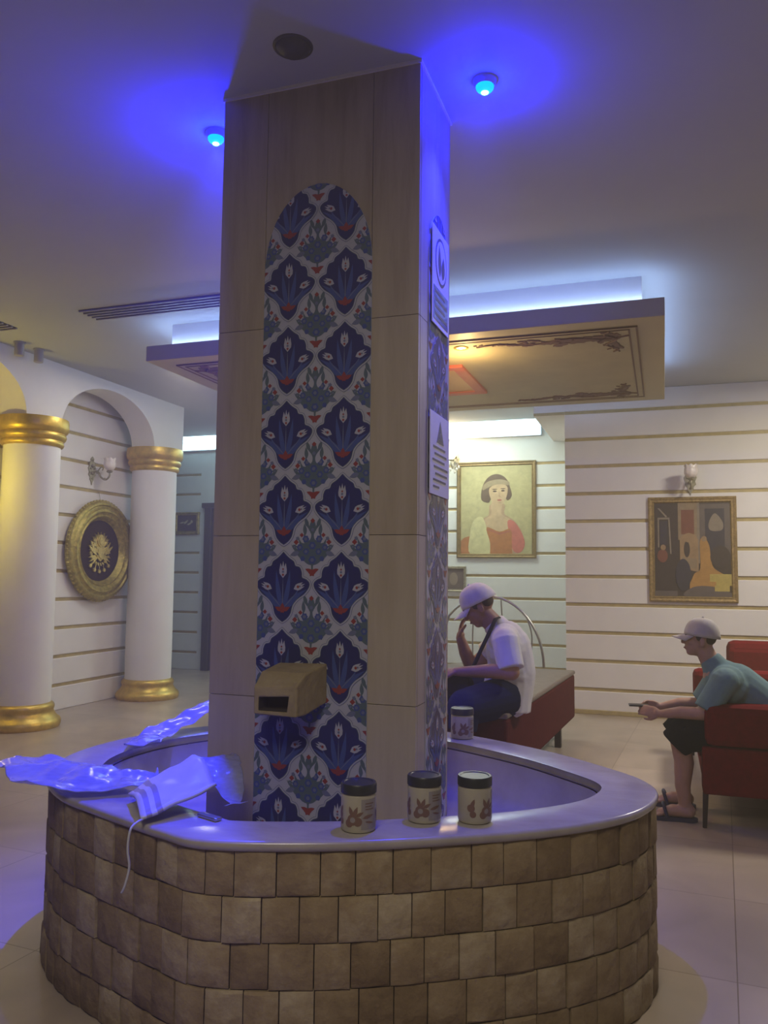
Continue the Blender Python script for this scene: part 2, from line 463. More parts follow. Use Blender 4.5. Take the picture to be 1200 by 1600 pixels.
for cx, cy, sx, sy in ((I1 - .06, J0 + .06, -1, 1), (I1 - .06, J1 - .06, -1, -1), (I0 + .06, J0 + .06, 1, 1), (I0 + .06, J1 - .06, 1, -1)):
    bm = NB(); scroll(bm, cx, cy, sx, sy); obj('scroll_ornament', bm, 'scroll', t)
bm = NB()
c0, c1, e0, e1 = -2.34, -1.46, 6.07, 7.03
for (x0, x1, y0, y1) in ((c0, c1, e0, e0 + .09), (c0, c1, e1 - .09, e1), (c0, c0 + .09, e0 + .09, e1 - .09), (c1 - .09, c1, e0 + .09, e1 - .09)):
    box(bm, x0, x1, y0, y1, 3.02, 3.046)
obj('centre_frame', bm, 'redpaint', t, bevel=.006)
bm = NB(); box(bm, c0 + .09, c1 - .09, e0 + .09, e1 - .09, 3.035, 3.046); obj('centre_field', bm, 'amber', t)

def downlight(x, y, z, label, m, group, power=0, colr=(1, .75, .4), name='recessed_downlight', ring='gold', spot=True):
    t = thing(name, (x, y, z), label, 'ceiling light', group)
    bm = NB(); lathe(bm, [(.032, z - .001), (.036, z - .008), (.052, z - .006), (.055, z)], x, y, 28, cap=False); obj('trim_ring', bm, ring, t, smooth=60)
    bm = NB(); lathe(bm, [(.001, z - .007), (.02, z - .006), (.033, z - .002)], x, y, 24, cap=False); obj('lamp_glass', bm, m, t, smooth=60)
    return t
warm = emis('warm_lamp', (1, .72, .34), 30)
for i, (x, y, w_) in enumerate(((-1.36, 5.62, 'right hand'), (-2.44, 5.62, 'left hand'))):
    downlight(x, y, 3.044, f'warm lit downlight near the front edge of the painted ceiling panel, {w_} one', warm, 'warm downlights in the painted ceiling panel')
    l = bpy.data.lights.new('warm_spot', 'SPOT'); l.energy = 16; l.color = (1, .66, .28); l.spot_size = R(150); l.spot_blend = 1; l.shadow_soft_size = .03
    o = bpy.data.objects.new('warm_spot_light', l); col.objects.link(o); o.location = (x, y, 3.02)
    l = bpy.data.lights.new('warm_glow', 'POINT'); l.energy = 12; l.color = (1, .66, .28); l.shadow_soft_size = .02
    o = bpy.data.objects.new('warm_glow_light', l); col.objects.link(o); o.location = (x, y + .12, 2.84)

# light slot at the top of the far wall
t = thing('cove_light_strip', (-4.1, 10.40, 3.24), 'long cyan white light strip glowing along the top of the far wall', 'light')
bm = NB(); box(bm, -6.86, -1.46, 10.40, 10.445, 3.215, 3.46); obj('housing', bm, 'white_plastic', t)
bm = NB(); box(bm, -6.85, -1.47, 10.375, 10.405, 3.225, 3.45); obj('diffuser', bm, emis('cyan_white_led', (.62, .95, 1.0), 5), t, bevel=.01)

# ------------------------------------------------------------------ slot vents, small ceiling fittings
def slotvent(x0, x1, label):
    t = thing('slot_air_vent', ((x0 + x1) / 2, 5.02, HC), label, 'air vent', 'slot vents in the ceiling')
    bm = NB(); box(bm, x0, x1, 4.915, 5.135, HC - .004, HC); obj('recess', bm, 'vent', t)
    for k in range(5):
        y = 4.92 + k * .05; bm = NB(); box(bm, x0, x1, y, y + .018, HC - .014, HC - .004); obj('vane', bm, 'grey', t)
slotvent(-4.15, -2.3, 'long dark slotted air vent in the ceiling left of the column')
slotvent(-6.2 + .9, -4.93, 'short dark slotted air vent cut by the left frame edge')
bm = NB(); lathe(bm, [(.0, HC - .035), (.03, HC - .034), (.045, HC - .022), (.062, HC - .008), (.066, HC)], -1.284, 2.624, 32, cap=False)
t = thing('round_ceiling_fitting', (-1.284, 2.624, HC), 'small dark round unlit fitting on the ceiling before the column', 'ceiling fitting')
obj('cover', bm, 'dark_fit', t, smooth=50)
bm = NB(); lathe(bm, [(.066, HC - .006), (.074, HC - .004), (.076, HC)], -1.284, 2.624, 32, cap=False); obj('rim', bm, 'dark_fit', t, smooth=50)
for x, y, w_ in ((-5.22, 5.47, 'left'), (-5.22, 5.70, 'right')):
    t = thing('ceiling_spotlight', (x, y, HC), f'small unlit grey cylinder spotlight hanging above the arches, {w_} of the two', 'spotlight', 'grey cylinder spotlights')
    bm = NB(); lathe(bm, [(.0, HC - .12), (.035, HC - .12), (.04, HC - .115), (.04, HC - .01)], x, y, 24, cap=False); obj('can', bm, 'grey', t, smooth=50)
    bm = NB(); lathe(bm, [(.05, HC - .012), (.05, HC)], x, y, 24); obj('mounting_plate', bm, 'grey', t, smooth=50)

# ------------------------------------------------------------------ blue spotlights by the pillar
BLUE = (.012, .02, 1.0)
blue_em = emis('blue_lamp_glass', (.0, .07, 1.0), 9)
core_em = emis('blue_lamp_core', (.12, .6, 1.0), 9)
for x, y, w_, e1, e2, tilt, cone_ in ((-1.869, 3.06, 'left', 640, 34, -13, 86), (-.645, 3.05, 'right', 160, 19, 11, 76)):
    t = thing('blue_spotlight', (x, y, HC), f'glowing blue spotlight on the ceiling at the {w_} side of the tiled pillar', 'spotlight', 'blue ceiling spotlights')
    bm = NB(); lathe(bm, [(.034, HC - .022), (.038, HC - .026), (.042, HC - .022), (.048, HC)], x, y, 28, cap=False); obj('housing', bm, 'white_plastic', t, smooth=50)
    bm = NB(); ball(bm, (x, y, HC - .030), (.036, .036, .022)); obj('lamp_glass', bm, blue_em, t, smooth=180)
    bm = NB(); ball(bm, (x, y, HC - .051), (.016, .016, .006)); obj('lamp_core', bm, core_em, t, smooth=180)
    l = bpy.data.lights.new('blue_spot', 'SPOT'); l.energy = e1; l.color = BLUE; l.spot_size = R(cone_); l.spot_blend = 1; l.shadow_soft_size = .02
    o = bpy.data.objects.new('blue_spot_light', l); col.objects.link(o); o.location = (x, y, HC - .06); o.rotation_euler = (0, R(tilt), 0)
    l = bpy.data.lights.new('blue_glow', 'POINT'); l.energy = e2; l.color = (.001, .004, 1); l.shadow_soft_size = .015
    o = bpy.data.objects.new('blue_glow_light', l); col.objects.link(o); o.location = (x, y, HC - .07)

# ------------------------------------------------------------------ the pillar
CX0, CX1, CY0, CY1 = -1.70, -.85, 2.845, 3.30
pil = thing('tiled_pillar', ((CX0 + CX1) / 2, (CY0 + CY1) / 2, .3), 'tall travertine clad pillar with blue and white tulip tile panels', 'pillar')
bm = NB(); tl = bm.faces.layers.float.new('tint')
rnd = random.Random(11)
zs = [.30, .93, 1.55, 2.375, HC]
e = .0012
def slab(x0, x1, y0, y1, z0, z1, tv):
    vs = box(bm, x0, x1, y0, y1, z0, z1)
    for f in {f for v in vs for f in v.link_faces}: f[tl] = tv
box_core = box(bm, CX0 + .02, CX1 - .02, CY0 + .02, CY1 - .02, .3, HC - .001)
for f in bm.faces: f[tl] = .1
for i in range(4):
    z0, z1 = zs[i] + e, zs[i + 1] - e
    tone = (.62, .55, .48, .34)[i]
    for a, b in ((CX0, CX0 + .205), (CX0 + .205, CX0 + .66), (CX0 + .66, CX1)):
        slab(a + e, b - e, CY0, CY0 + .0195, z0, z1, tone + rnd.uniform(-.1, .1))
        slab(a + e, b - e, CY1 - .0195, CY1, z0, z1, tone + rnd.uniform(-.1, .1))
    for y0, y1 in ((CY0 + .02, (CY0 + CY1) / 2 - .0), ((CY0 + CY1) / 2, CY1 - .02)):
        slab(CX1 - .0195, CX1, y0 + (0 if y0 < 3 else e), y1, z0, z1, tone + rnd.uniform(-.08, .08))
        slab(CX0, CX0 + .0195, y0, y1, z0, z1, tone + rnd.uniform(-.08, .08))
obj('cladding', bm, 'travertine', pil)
bm = NB(); a = .006
for (x0, x1, y0, y1) in ((CX0 - a, CX1 + a, CY0 - a, CY0), (CX0 - a, CX1 + a, CY1, CY1 + a), (CX0 - a, CX0, CY0, CY1), (CX1, CX1 + a, CY0, CY1)):
    box(bm, x0, x1, y0, y1, HC - .014, HC)
obj('top_trim', bm, 'plaster', pil)

# Iznik style tile panels, painted in layers of glaze
TM = ['tile_w', 'tile_n', 'tile_b', 'tile_l', 'tile_g', 'tile_r']
halfo = [(0, 0), (.16, .045), (.30, .12), (.38, .24), (.56, .33), (.80, .40), (.97, .49), (.99, .56), (.86, .61), (.72, .635), (.70, .71), (.62, .78), (.46, .80), (.40, .86), (.26, .90), (.14, .94), (0, 1)]
def medallion(cx, cy, hw, h, k=1.0):
    pts = [(x * hw, (y - .52) * h) for x, y in halfo]
    rt = catmull([(x, y, 0) for x, y in pts], 3)
    rt = [(p.x, p.y) for p in rt]
    full = rt + [(-x, y) for x, y in rt[::-1][1:-1]]
    out = []
    n = len(full)
    for i in range(n):
        x0, y0 = full[i - 1]; x1, y1 = full[(i + 1) % n]
        tx, ty = x1 - x0, y1 - y0; L = math.hypot(tx, ty) or 1
        out.append((cx + full[i][0] + ty / L * k, cy + full[i][1] - tx / L * k))
    return out
def leaf(cx, cy, ang, ln, wd, bend=0.):
    up = []; dn = []
    for i in range(9):
        s = i / 8; w = wd * math.sin(PI * s ** .8)
        x = s * ln; y = bend * s * s * ln
        up.append((x, y + w)); dn.append((x, y - w))
    pts = dn + up[::-1][1:-1]
    c, s = math.cos(ang), math.sin(ang)
    return [(cx + x * c - y * s, cy + x * s + y * c) for x, y in pts]
def disc(cx, cy, r, n=10, star=0):
    return [(cx + (r * (1 - star * (k % 2))) * math.cos(2 * PI * k / n), cy + (r * (1 - star * (k % 2))) * math.sin(2 * PI * k / n)) for k in range(n)]
def tulip(cx, cy, ang, s):
    sh = [(0, -.0), (.35, -.3), (.62, -.32), (1.15, -.22), (.85, -.1), (1.3, 0), (.85, .1), (1.15, .22), (.62, .32), (.35, .3)]
    c, n = math.cos(ang), math.sin(ang)
    return [(cx + (x * c - y * n) * s, cy + (x * n + y * c) * s) for x, y in sh]
def tilepanel(name, region, fn, centres, whites, du=.1115, dh=.268):
    bm = NB()
    rcx = sum(p[0] for p in region) / len(region); rcy = sum(p[1] for p in region) / len(region)
    prism(bm, region, fn, -.0, .004, 0)
    reg2 = [(rcx + (u - rcx) * .996, rcy + (v - rcy) * .9992) for u, v in region]
    def paint(poly, lvl, mi):
        q = clip(poly, reg2); flat(bm, q, fn, .0042 + .0003 * lvl, mi)
    for cx, cy in whites:
        for sx in (-1, 1):
            for a_, l_, y_, w_ in ((.35, .11, -.075, .014), (.75, .115, -.07, .013), (1.15, .11, -.06, .012), (.2, .07, .01, .012), (.55, .06, .03, .010), (1.35, .06, -.01, .011)):
                paint(leaf(cx, cy + y_, PI / 2 - sx * a_, l_, w_, sx * .25), 1, 4)
            paint(leaf(cx + sx * .02, cy + .075, PI / 2 - sx * .3, .04, .008), 2, 4)
            paint(leaf(cx + sx * .055, cy - .02, PI / 2 - sx * 1.9, .04, .010), 2, 3)
            paint(disc(cx + sx * .04, cy - .045, .011, 12, .22), 3, 2); paint(disc(cx + sx * .062, cy + .032, .009, 10, .3), 3, 3)
        paint(leaf(cx, cy + .055, PI / 2, .055, .013), 2, 4)
        # bouquet of small blossoms on white
        paint(leaf(cx, cy - .11, PI / 2, .2, .006), 1, 4)
        for a_, l_, y_ in ((PI / 2 - .9, .085, -.07), (PI / 2 + .9, .085, -.07), (PI / 2 - .6, .09, -.03), (PI / 2 + .6, .09, -.03), (PI / 2 - .5, .07, .02), (PI / 2 + .5, .07, .02), (PI / 2 - 1.3, .075, -.03), (PI / 2 + 1.3, .075, -.03)):
            paint(leaf(cx, cy + y_, a_, l_, .012, .2 if a_ < PI / 2 else -.2), 1, 4)
        for dx, dy, r_ in ((0, .065, .016), (.028, .03, .015), (-.028, .03, .015), (.052, -.002, .014), (-.052, -.002, .014), (.026, -.018, .014), (-.026, -.018, .014), (0, .005, .016), (.075, .0, .010), (-.075, .0, .010), (0, -.05, .017)):
            paint(disc(cx + dx, cy + dy, r_, 12, .22), 2, 4 if (abs(dx) > .06 or dy > .05) else 2)
            paint(disc(cx + dx, cy + dy, r_ * .45, 8), 3, 3)
        for sx in (-1, 1):
            paint(leaf(cx + sx * .012, cy + .025, PI / 2 - sx * .25, .055, .012), 2, 0)
            paint(disc(cx + sx * .045, cy + .045, .009, 8, .3), 3, 5); paint(disc(cx + sx * .068, cy + .018, .011, 8, .3), 3, 5)
            paint(leaf(cx + sx * .03, cy + .045, PI / 2 - sx * .1, .045, .008), 2, 4)
        paint(disc(cx, cy + .10, .010, 8, .3), 3, 5)
        paint(disc(cx, cy - .098, .016, 12, .3), 3, 5)
        paint(leaf(cx, cy - .095, PI / 2 - 1.2, .03, .007), 3, 5); paint(leaf(cx, cy - .095, PI / 2 + 1.2, .03, .007), 3, 5)
    for cx, cy in centres:
        paint(medallion(cx, cy, du, dh, .0078), 4, 3); paint(medallion(cx, cy, du, dh, .0058), 5, 0)
        paint(medallion(cx, cy, du, dh, .0008), 6, 4); paint(medallion(cx, cy, du, dh, -.0012), 7, 1)
        for sx in (-1, 1):
            paint(leaf(cx, cy - .10, PI / 2 - sx * .30, .16, .010, sx * .12), 8, 2)
            paint(leaf(cx, cy - .10, PI / 2 - sx * .62, .13, .011, -sx * .25), 8, 2)
            paint(leaf(cx + sx * .01, cy - .09, PI / 2 - sx * .95, .09, .010, sx * .35), 8, 2)
            paint(leaf(cx, cy - .09, PI / 2 - sx * .75, .095, .0018), 9, 3)
            paint(tulip(cx + sx * .046, cy - .014, PI / 2 - sx * 1.15, .040), 10, 0)
            paint(disc(cx + sx * .064, cy - .005, .006, 6), 11, 5); paint(disc(cx + sx * .072, cy - .003, .004, 6), 11, 3)
            paint(leaf(cx, cy - .097, PI / 2 - sx * 1.15, .035, .008), 10, 5)
        paint(leaf(cx, cy - .10, PI / 2, .135, .0022), 9, 3)
        paint(tulip(cx, cy + .028, PI / 2, .050), 10, 0)
        paint(disc(cx, cy + .040, .005, 6), 11, 5); paint(disc(cx, cy + .052, .005, 6), 11, 3); paint(disc(cx, cy + .062, .004, 6), 11, 5)
        paint(disc(cx, cy - .094, .013, 12, .3), 11, 5)
        paint(leaf(cx, cy - .097, PI / 2, .03, .009), 10, 5)
    return obj(name, bm, TM, pil)
def archregion(c, hw, z0, zs_, apex):
    right = []
    H = apex - zs_
    for i in range(13):
        s = i / 12
        right.append((hw * math.cos(s * PI / 2) ** .92 if i < 12 else 0, zs_ + H * (.9 * math.sin(s * PI / 2) + .1 * s)))
    right[0] = (hw, zs_)
    pts = [(c - hw, z0), (c + hw, z0)] + [(c + x, z) for x, z in right] + [(c - x, z) for x, z in right[::-1][1:]]
    return pts
PC = -1.265; PZ = .295
dz = [.473 + PZ * k for k in range(9)]
cent = [(PC + sx * .12, z) for z in dz for sx in (-1, 1)]
whit = [(PC + dx, z + .1475) for z in [dz[0] - PZ] + dz for dx in (-.24, 0, .24)]
reg = archregion(PC, .2285, .40, 2.60, 2.94)
o = tilepanel('front_tile_panel', reg, lambda u, v, d: Vector((u, CY0 - d, v)), cent, whit)
o['label'] = 'arched panel of navy and white tulip tiles on the front'
PC2 = 3.11
cent = [(PC2, z) for z in dz]; whit = [(PC2 + dx, z + .1475) for z in [dz[0] - PZ] + dz for dx in (-.12, .12)]
reg = archregion(PC2, .147, .40, 2.62, 2.86)
o = tilepanel('side_tile_panel', reg, lambda u, v, d: Vector((CX1 + d, u, v)), cent, whit)
o['label'] = 'narrow arched panel of navy and white tiles on the side'

# fountain spout block on the tile panel
bm = NB()
fsp = lambda s, t_, z: Vector((s, t_, z))
back = [(-1.425, CY0 - .004, .905), (-1.195, CY0 - .004, .925), (-1.195, CY0 - .004, 1.07), (-1.395, CY0 - .004, 1.065)]
midl = [(-1.42, 2.72, .885), (-1.225, 2.72, .895), (-1.225, 2.72, 1.045), (-1.405, 2.72, 1.045)]
front = [(-1.405, 2.66, .90), (-1.235, 2.66, .895), (-1.235, 2.66, 1.005), (-1.405, 2.66, .995)]
rings = [[bm.verts.new(p) for p in r_] for r_ in (back, midl, front)]
for a_, b_ in zip(rings[:-1], rings[1:]):
    for k in range(4): bm.faces.new((a_[k], a_[(k + 1) % 4], b_[(k + 1) % 4], b_[k]))
bm.faces.new(rings[0])
# front face with a recessed opening
fr = rings[2]
hole = [(-1.385, 2.6605, .912), (-1.275, 2.6605, .912), (-1.268, 2.6605, .965), (-1.385, 2.6605, .958)]
hv = [bm.verts.new(p) for p in hole]; hb = [bm.verts.new((p[0], p[1] + .07, p[2])) for p in hole]
for k in range(4):
    bm.faces.new((fr[k], fr[(k + 1) % 4], hv[(k + 1) % 4], hv[k]))
    bm.faces.new((hv[k], hv[(k + 1) % 4], hb[(k + 1) % 4], hb[k])).material_index = 1
bm.faces.new(hb).material_index = 1
obj('spout_block', bm, ['spout', 'hole'], pil, bevel=.006)['label'] = 'carved limestone spout block with a dark opening'

# sign boards on the right side of the pillar
fs = lambda u, v, d: Vector((CX1 + .0045 + .006 + d, u, v))
def board(name, u0, u1, z0, z1, label):
    t = thing(name, (CX1 + .0115, (u0 + u1) / 2, z0), label, 'sign')
    bm = NB(); prism(bm, [(u0, z0), (u1, z0), (u1, z1), (u0, z1)], lambda u, v, d: Vector((CX1 + d, u, v)), .0085, .0125); obj('board', bm, 'paper', t, bevel=.0015)
    return t
fs = lambda u, v, d: Vector((CX1 + .0125 + d, u, v))
t = board('notice_sign', 2.985, 3.235, 2.39, 2.79, 'blue lit sign with a round emblem, upper one on the pillar side')
bm = NB()
n = 32; ring = [(3.11 + .085 * math.cos(2 * PI * k / n), 2.665 + .098 * math.sin(2 * PI * k / n)) for k in range(n)]
ring2 = [(3.11 + (u - 3.11) * .88, 2.665 + (v - 2.665) * .88) for u, v in ring]
prism(bm, ring, fs, 0, .001, 0); prism(bm, ring2, fs, .001, .0015, 1)
prism(bm, leaf(3.09, 2.60, PI / 2 + .1, .13, .022), fs, .0015, .002, 0); prism(bm, leaf(3.13, 2.60, PI / 2 - .15, .10, .026), fs, .0015, .002, 0)
obj('round_emblem', bm, ['ink', 'paper'], t)
bm = NB(); prism(bm, [(3.0, 2.41), (3.22, 2.41), (3.22, 2.545), (3.0, 2.545)], fs, 0, .001, 0)
for k in range(4): prism(bm, [(3.02, 2.43 + k * .03), (3.2 - .03 * (k % 2), 2.43 + k * .03), (3.2 - .03 * (k % 2), 2.442 + k * .03), (3.02, 2.442 + k * .03)], fs, .001, .0015, 1)
obj('text_block', bm, ['tile_l', 'ink'], t)
t = board('warning_sign', 2.966, 3.256, 1.715, 2.04, 'white sign with a triangle above lines of text, lower one on the pillar side')
bm = NB(); prism(bm, [(3.06, 1.925), (3.165, 1.925), (3.112, 2.015)], fs, 0, .001, 0); prism(bm, [(3.082, 1.936), (3.143, 1.936), (3.112, 1.992)], fs, .001, .0015, 1)
prism(bm, disc(3.112, 1.95, .008), fs, .0015, .002, 0); obj('triangle_symbol', bm, ['ink', 'tile_g'], t)
bm = NB()
for k, (a_, b_) in enumerate(((.02, .2), (.04, .22), (.01, .19), (.03, .24), (.05, .23), (.02, .21), (.02, .11))):
    z = 1.90 - k * .026; prism(bm, [(2.99 + a_, z), (2.99 + b_, z), (2.99 + b_, z + .008), (2.99 + a_, z + .008)], fs, 0, .001, 0)
obj('text_lines', bm, 'ink', t)

# ------------------------------------------------------------------ fountain basin
OUT = [(-1.23, 2.07), (-.893, 2.185), (-.571, 2.365), (-.3, 2.56), (-.104, 2.79), (-.03, 3.04), (-.075, 3.24), (-.237, 3.425), (-.512, 3.65), (-.93, 3.87), (-1.35, 3.95), (-1.75, 3.88), (-2.08, 3.66), (-2.28, 3.36), (-2.35, 3.05), (-2.32, 2.77), (-2.19, 2.52), (-1.97, 2.33), (-1.76, 2.235), (-1.58, 2.165), (-1.41, 2.105)]
outl = [(p.x, p.y) for p in catmull([(x, y, 0) for x, y in OUT], 8, True)]
def offset(pl, d):
    n = len(pl); out = []
    for i in range(n):
        x0, y0 = pl[i - 2]; x1, y1 = pl[(i + 2) % n]
        tx, ty = x1 - x0, y1 - y0; L = math.hypot(tx, ty)
        out.append((pl[i][0] - ty / L * d, pl[i][1] + tx / L * d))
    return out
bas = thing('fountain_basin', (-1.2, 3.0, 0), 'oval fountain basin of tumbled travertine blocks with a polished marble ledge', 'fountain')
RIM = .65
def ringband(bm, prof, mi=0):
    loops = []
    for d, z in prof: loops.append([bm.verts.new((x, y, z)) for x, y in offset(outl, d)])
    n = len(outl)
    for a_, b_ in zip(loops[:-1], loops[1:]):
        for k in range(n): bm.faces.new((a_[k], a_[(k + 1) % n], b_[(k + 1) % n], b_[k])).material_index = mi
    return loops
bm = NB(); L = ringband(bm, [(.19, RIM - .03), (.19, RIM - .006), (.196 - .002, RIM - .001), (.19 - .008, RIM), (.010, RIM), (.003, RIM - .004), (0, RIM - .012), (.003, RIM - .024), (.010, RIM - .03)])
n = len(outl)
for k in range(n): bm.faces.new((L[-1][k], L[-1][(k + 1) % n], L[0][(k + 1) % n], L[0][k]))
obj('marble_ledge', bm, 'marble', bas, smooth=40)
bm = NB(); ringband(bm, [(.034, 0), (.034, RIM - .03), (.20, RIM - .03)]); obj('mortar_core', bm, 'mortar', bas, smooth=40)
bm = NB(); L = ringband(bm, [(.205, RIM - .032), (.205, .47), (.24, .44), (.30, .43)])
bm.faces.new(L[-1]); obj('basin_lining', bm, 'basin_in', bas, smooth=50)
# stone blocks
bm = NB(); tl = bm.faces.layers.float.new('tint')
base = offset(outl, .012)
cum = [0]
for i in range(n): a_, b_ = base[i], base[(i + 1) % n]; cum.append(cum[-1] + math.hypot(a_[0] - b_[0], a_[1] - b_[1]))
TL = cum[-1]
def atlen(s):
    s %= TL
    import bisect
    i = bisect.bisect_right(cum, s) - 1; i = min(i, n - 1)
    f = (s - cum[i]) / (cum[i + 1] - cum[i])
    a_, b_ = base[i], base[(i + 1) % n]
    tx, ty = b_[0] - a_[0], b_[1] - a_[1]; Lh = math.hypot(tx, ty)
    return Vector((a_[0] + tx * f, a_[1] + ty * f, 0)), Vector((-ty / Lh, tx / Lh, 0))
rnd = random.Random(5)
rowz = [RIM - .03]
while rowz[-1] > .02: rowz.append(max(0, rowz[-1] - .1265))
rowz[-1] = 0
for r_ in range(len(rowz) - 1):
    z1, z0 = rowz[r_], rowz[r_ + 1]
    s = rnd.uniform(0, .12); end = s + TL
    while s < end - .02:
        w = rnd.uniform(.098, .128)
        if end - s - w < .07: w = end - s
        proud = rnd.uniform(-.003, .006); tv = rnd.choice((.28, .36, .40, .43, .46, .5, .5, .53, .58, .66)) + rnd.uniform(-.04, .04)
        g = .0018; c = .007; m_ = 3
        cols_ = []
        for k in range(m_ + 1):
            ss = s + g + (w - 2 * g) * k / m_
            cols_.append(atlen(ss))
        front_ = []
        for k, (p, nn) in enumerate(cols_):
            edge = k in (0, m_)
            colv = []
            for j, zz in enumerate((z0 + g, z0 + g + c, (z0 + z1) / 2, z1 - g - c, z1 - g)):
                ej = j in (0, 4)
                dd = (c * .9 if (edge or ej) else 0) - proud + rnd.uniform(-.0016, .0016)
                pp = p + nn * dd
                colv.append(bm.verts.new((pp.x, pp.y, zz)))
            front_.append(colv)
        fs_ = []
        for k in range(m_):
            for j in range(4): fs_.append(bm.faces.new((front_[k][j], front_[k + 1][j], front_[k + 1][j + 1], front_[k][j + 1])))
        # side returns into the mortar
        bk = [[bm.verts.new((p.x + nn.x * .03, p.y + nn.y * .03, zz)) for zz in (z0 + g, z1 - g)] for p, nn in (cols_[0], cols_[-1])]
        fs_.append(bm.faces.new([bk[0][0]] + front_[0] + [bk[0][1]])); fs_.append(bm.faces.new([bk[1][1]] + front_[-1][::-1] + [bk[1][0]]))
        fs_.append(bm.faces.new([bk[0][1]] + [f_[4] for f_ in front_] + [bk[1][1]])); fs_.append(bm.faces.new([bk[1][0]] + [f_[0] for f_ in front_][::-1] + [bk[0][0]]))
        for f_ in fs_: f_[tl] = tv
        s += w
obj('stone_blocks', bm, 'block', bas, smooth=35)

# ------------------------------------------------------------------ jars on the ledge
def jar(x, y, label, turn):
    r, h = .052, .138
    z = RIM
    t = thing('lidded_jar', (x, y, z), label, 'jar', 'cream jars with black lids on the fountain ledge')
    bm = NB(); lathe(bm, [(.044, z), (.050, z + .003), (r, z + .010), (r, z + .102), (.050, z + .108), (.047, z + .112)], x, y, 40); obj('body', bm, 'jar', t, smooth=40)
    bm = NB()
    prof = [(.049, z + .108), (.0535, z + .110), (.0535, z + .133), (.051, z + h), (.044, z + h), (.042, z + h - .002)]
    lathe(bm, prof, x, y, 48)
    obj('lid', bm, 'plastic_dark', t, smooth=40)
    bm = NB()
    a0 = math.atan2(-y, -x) + turn
    def wr(u, v, d):   # u metres around the jar, v height
        a = a0 + u / r
        return Vector((x + (r + d) * math.cos(a), y + (r + d) * math.sin(a), z + v))
    def put(poly, mi, l=1):
        # fan of small strips so it follows the curve
        us = [p[0] for p in poly]; lo, hi = min(us), max(us); k = max(1, int((hi - lo) / .008))
        for i in range(k):
            a_, b_ = lo + (hi - lo) * i / k, lo + (hi - lo) * (i + 1) / k
            ccw = sum((poly[j - 1][0] * poly[j][1] - poly[j][0] * poly[j - 1][1]) for j in range(len(poly))) > 0
            q = clip(poly if ccw else poly[::-1], [(a_, -1), (b_, -1), (b_, 1), (a_, 1)])
            flat(bm, q, wr, .0004 * l, mi)
    put([(.008, .012), (.062, .012), (.062, .098), (.008, .098)], 1, 1)
    for cu in (-.018, ):
        put(disc(cu, .040, .016, 14), 0, 2); put(disc(cu + .016, .035, .013, 12), 0, 2); put(disc(cu - .010, .030, .012, 12), 0, 2)
        put(leaf(cu, .05, 1.9, .03, .006), 0, 2); put(leaf(cu + .004, .05, 1.2, .03, .006), 0, 2); put(leaf(cu + .01, .05, .5, .026, .005), 0, 2)
        put(disc(cu + .001, .040, .008, 10), 1, 3)
    put(leaf(.012, .045, .2, .038, .005), 0, 2); put(leaf(.02, .035, -.2, .03, .003), 0, 2)
    for k in range(3): put([(.02, .068 + k * .008), (.05 - .008 * (k % 2), .068 + k * .008), (.05 - .008 * (k % 2), .071 + k * .008), (.02, .071 + k * .008)], 0, 2)
    for cu in (-.066, .078): put(disc(cu, .05, .012, 12), 0, 2); put(leaf(cu, .05, 1.2, .03, .006), 0, 2); put(disc(cu + .006, .032, .010, 12), 0, 2)
    obj('label_print', bm, ['jar_ink', 'jar_grey'], t)
jar(-.868, 2.318, 'cream jar with black lid standing directly in front of the pillar tiles, leftmost', .0)
jar(-.71, 2.475, 'cream jar with black lid, middle one of the front three', .1)
jar(-.563, 2.525, 'cream jar with black lid, right one of the front three, its print turned', 1.05)
jar(-.90, 3.765, 'blue lit jar with black lid on the back of the ledge, half behind the pillar', .4)

# ------------------------------------------------------------------ plastic wrappings and the white packet on the left ledge
def ribbon(name, path, widths, thick, mname, zb, amp, seed, label, cat, sub=7, parent=None, edge_drop=0.0, fold=.0):
    """a crumpled sheet: path [(x,y,z)], half width per point"""
    P = catmull(path, 10); m = len(P) - 1
    W = [widths[min(int(i / 10), len(widths) - 2)] * (1 - (i % 10) / 10) + widths[min(int(i / 10) + 1, len(widths) - 1)] * ((i % 10) / 10) for i in range(len(P))]
    bm = NB(); G = []
    for i, p in enumerate(P):
        d = (P[min(i + 1, m)] - P[max(i - 1, 0)]); d.z = 0; d.normalize(); nn = Vector((-d.y, d.x, 0))
        row = []
        for j in range(sub + 1):
            s = j / sub * 2 - 1
            q = p + nn * W[i] * s * (1 + .12 * noise.noise(Vector((i * .3, s, seed))))
            c = noise.noise(Vector((q.x * 9, q.y * 9, seed))) + .6 * abs(noise.noise(Vector((q.x * 22, q.y * 22, seed + 5))))
            q.z += amp * c - edge_drop * abs(s) ** 2 + fold * math.sin(s * 7 + i * .2)
            q.z = max(q.z, zb)
            row.append(bm.verts.new(q))
        G.append(row)
    for a_, b_ in zip(G[:-1], G[1:]):
        for k in range(sub): bm.faces.new((a_[k], a_[k + 1], b_[k + 1], b_[k]))
    o = obj(name, bm, mname, parent, smooth=180)
    s_ = o.modifiers.new('s', 'SOLIDIFY'); s_.thickness = thick; s_.offset = 1
    ss = o.modifiers.new('u', 'SUBSURF'); ss.levels = 1; ss.render_levels = 1
    if label: prop(o, label, cat)
    return o
ribbon('plastic_wrapping', [(-2.06, 2.92, .70), (-2.17, 3.15, .67), (-2.17, 3.35, .69), (-2.12, 3.55, .74), (-2.03, 3.72, .75), (-1.93, 3.80, .70)], [.07, .08, .07, .11, .12, .06], .002, 'film', RIM + .002, .035, 3.1,
       'crumpled clear plastic sheet glowing blue along the back left of the ledge', 'plastic sheet', sub=9)
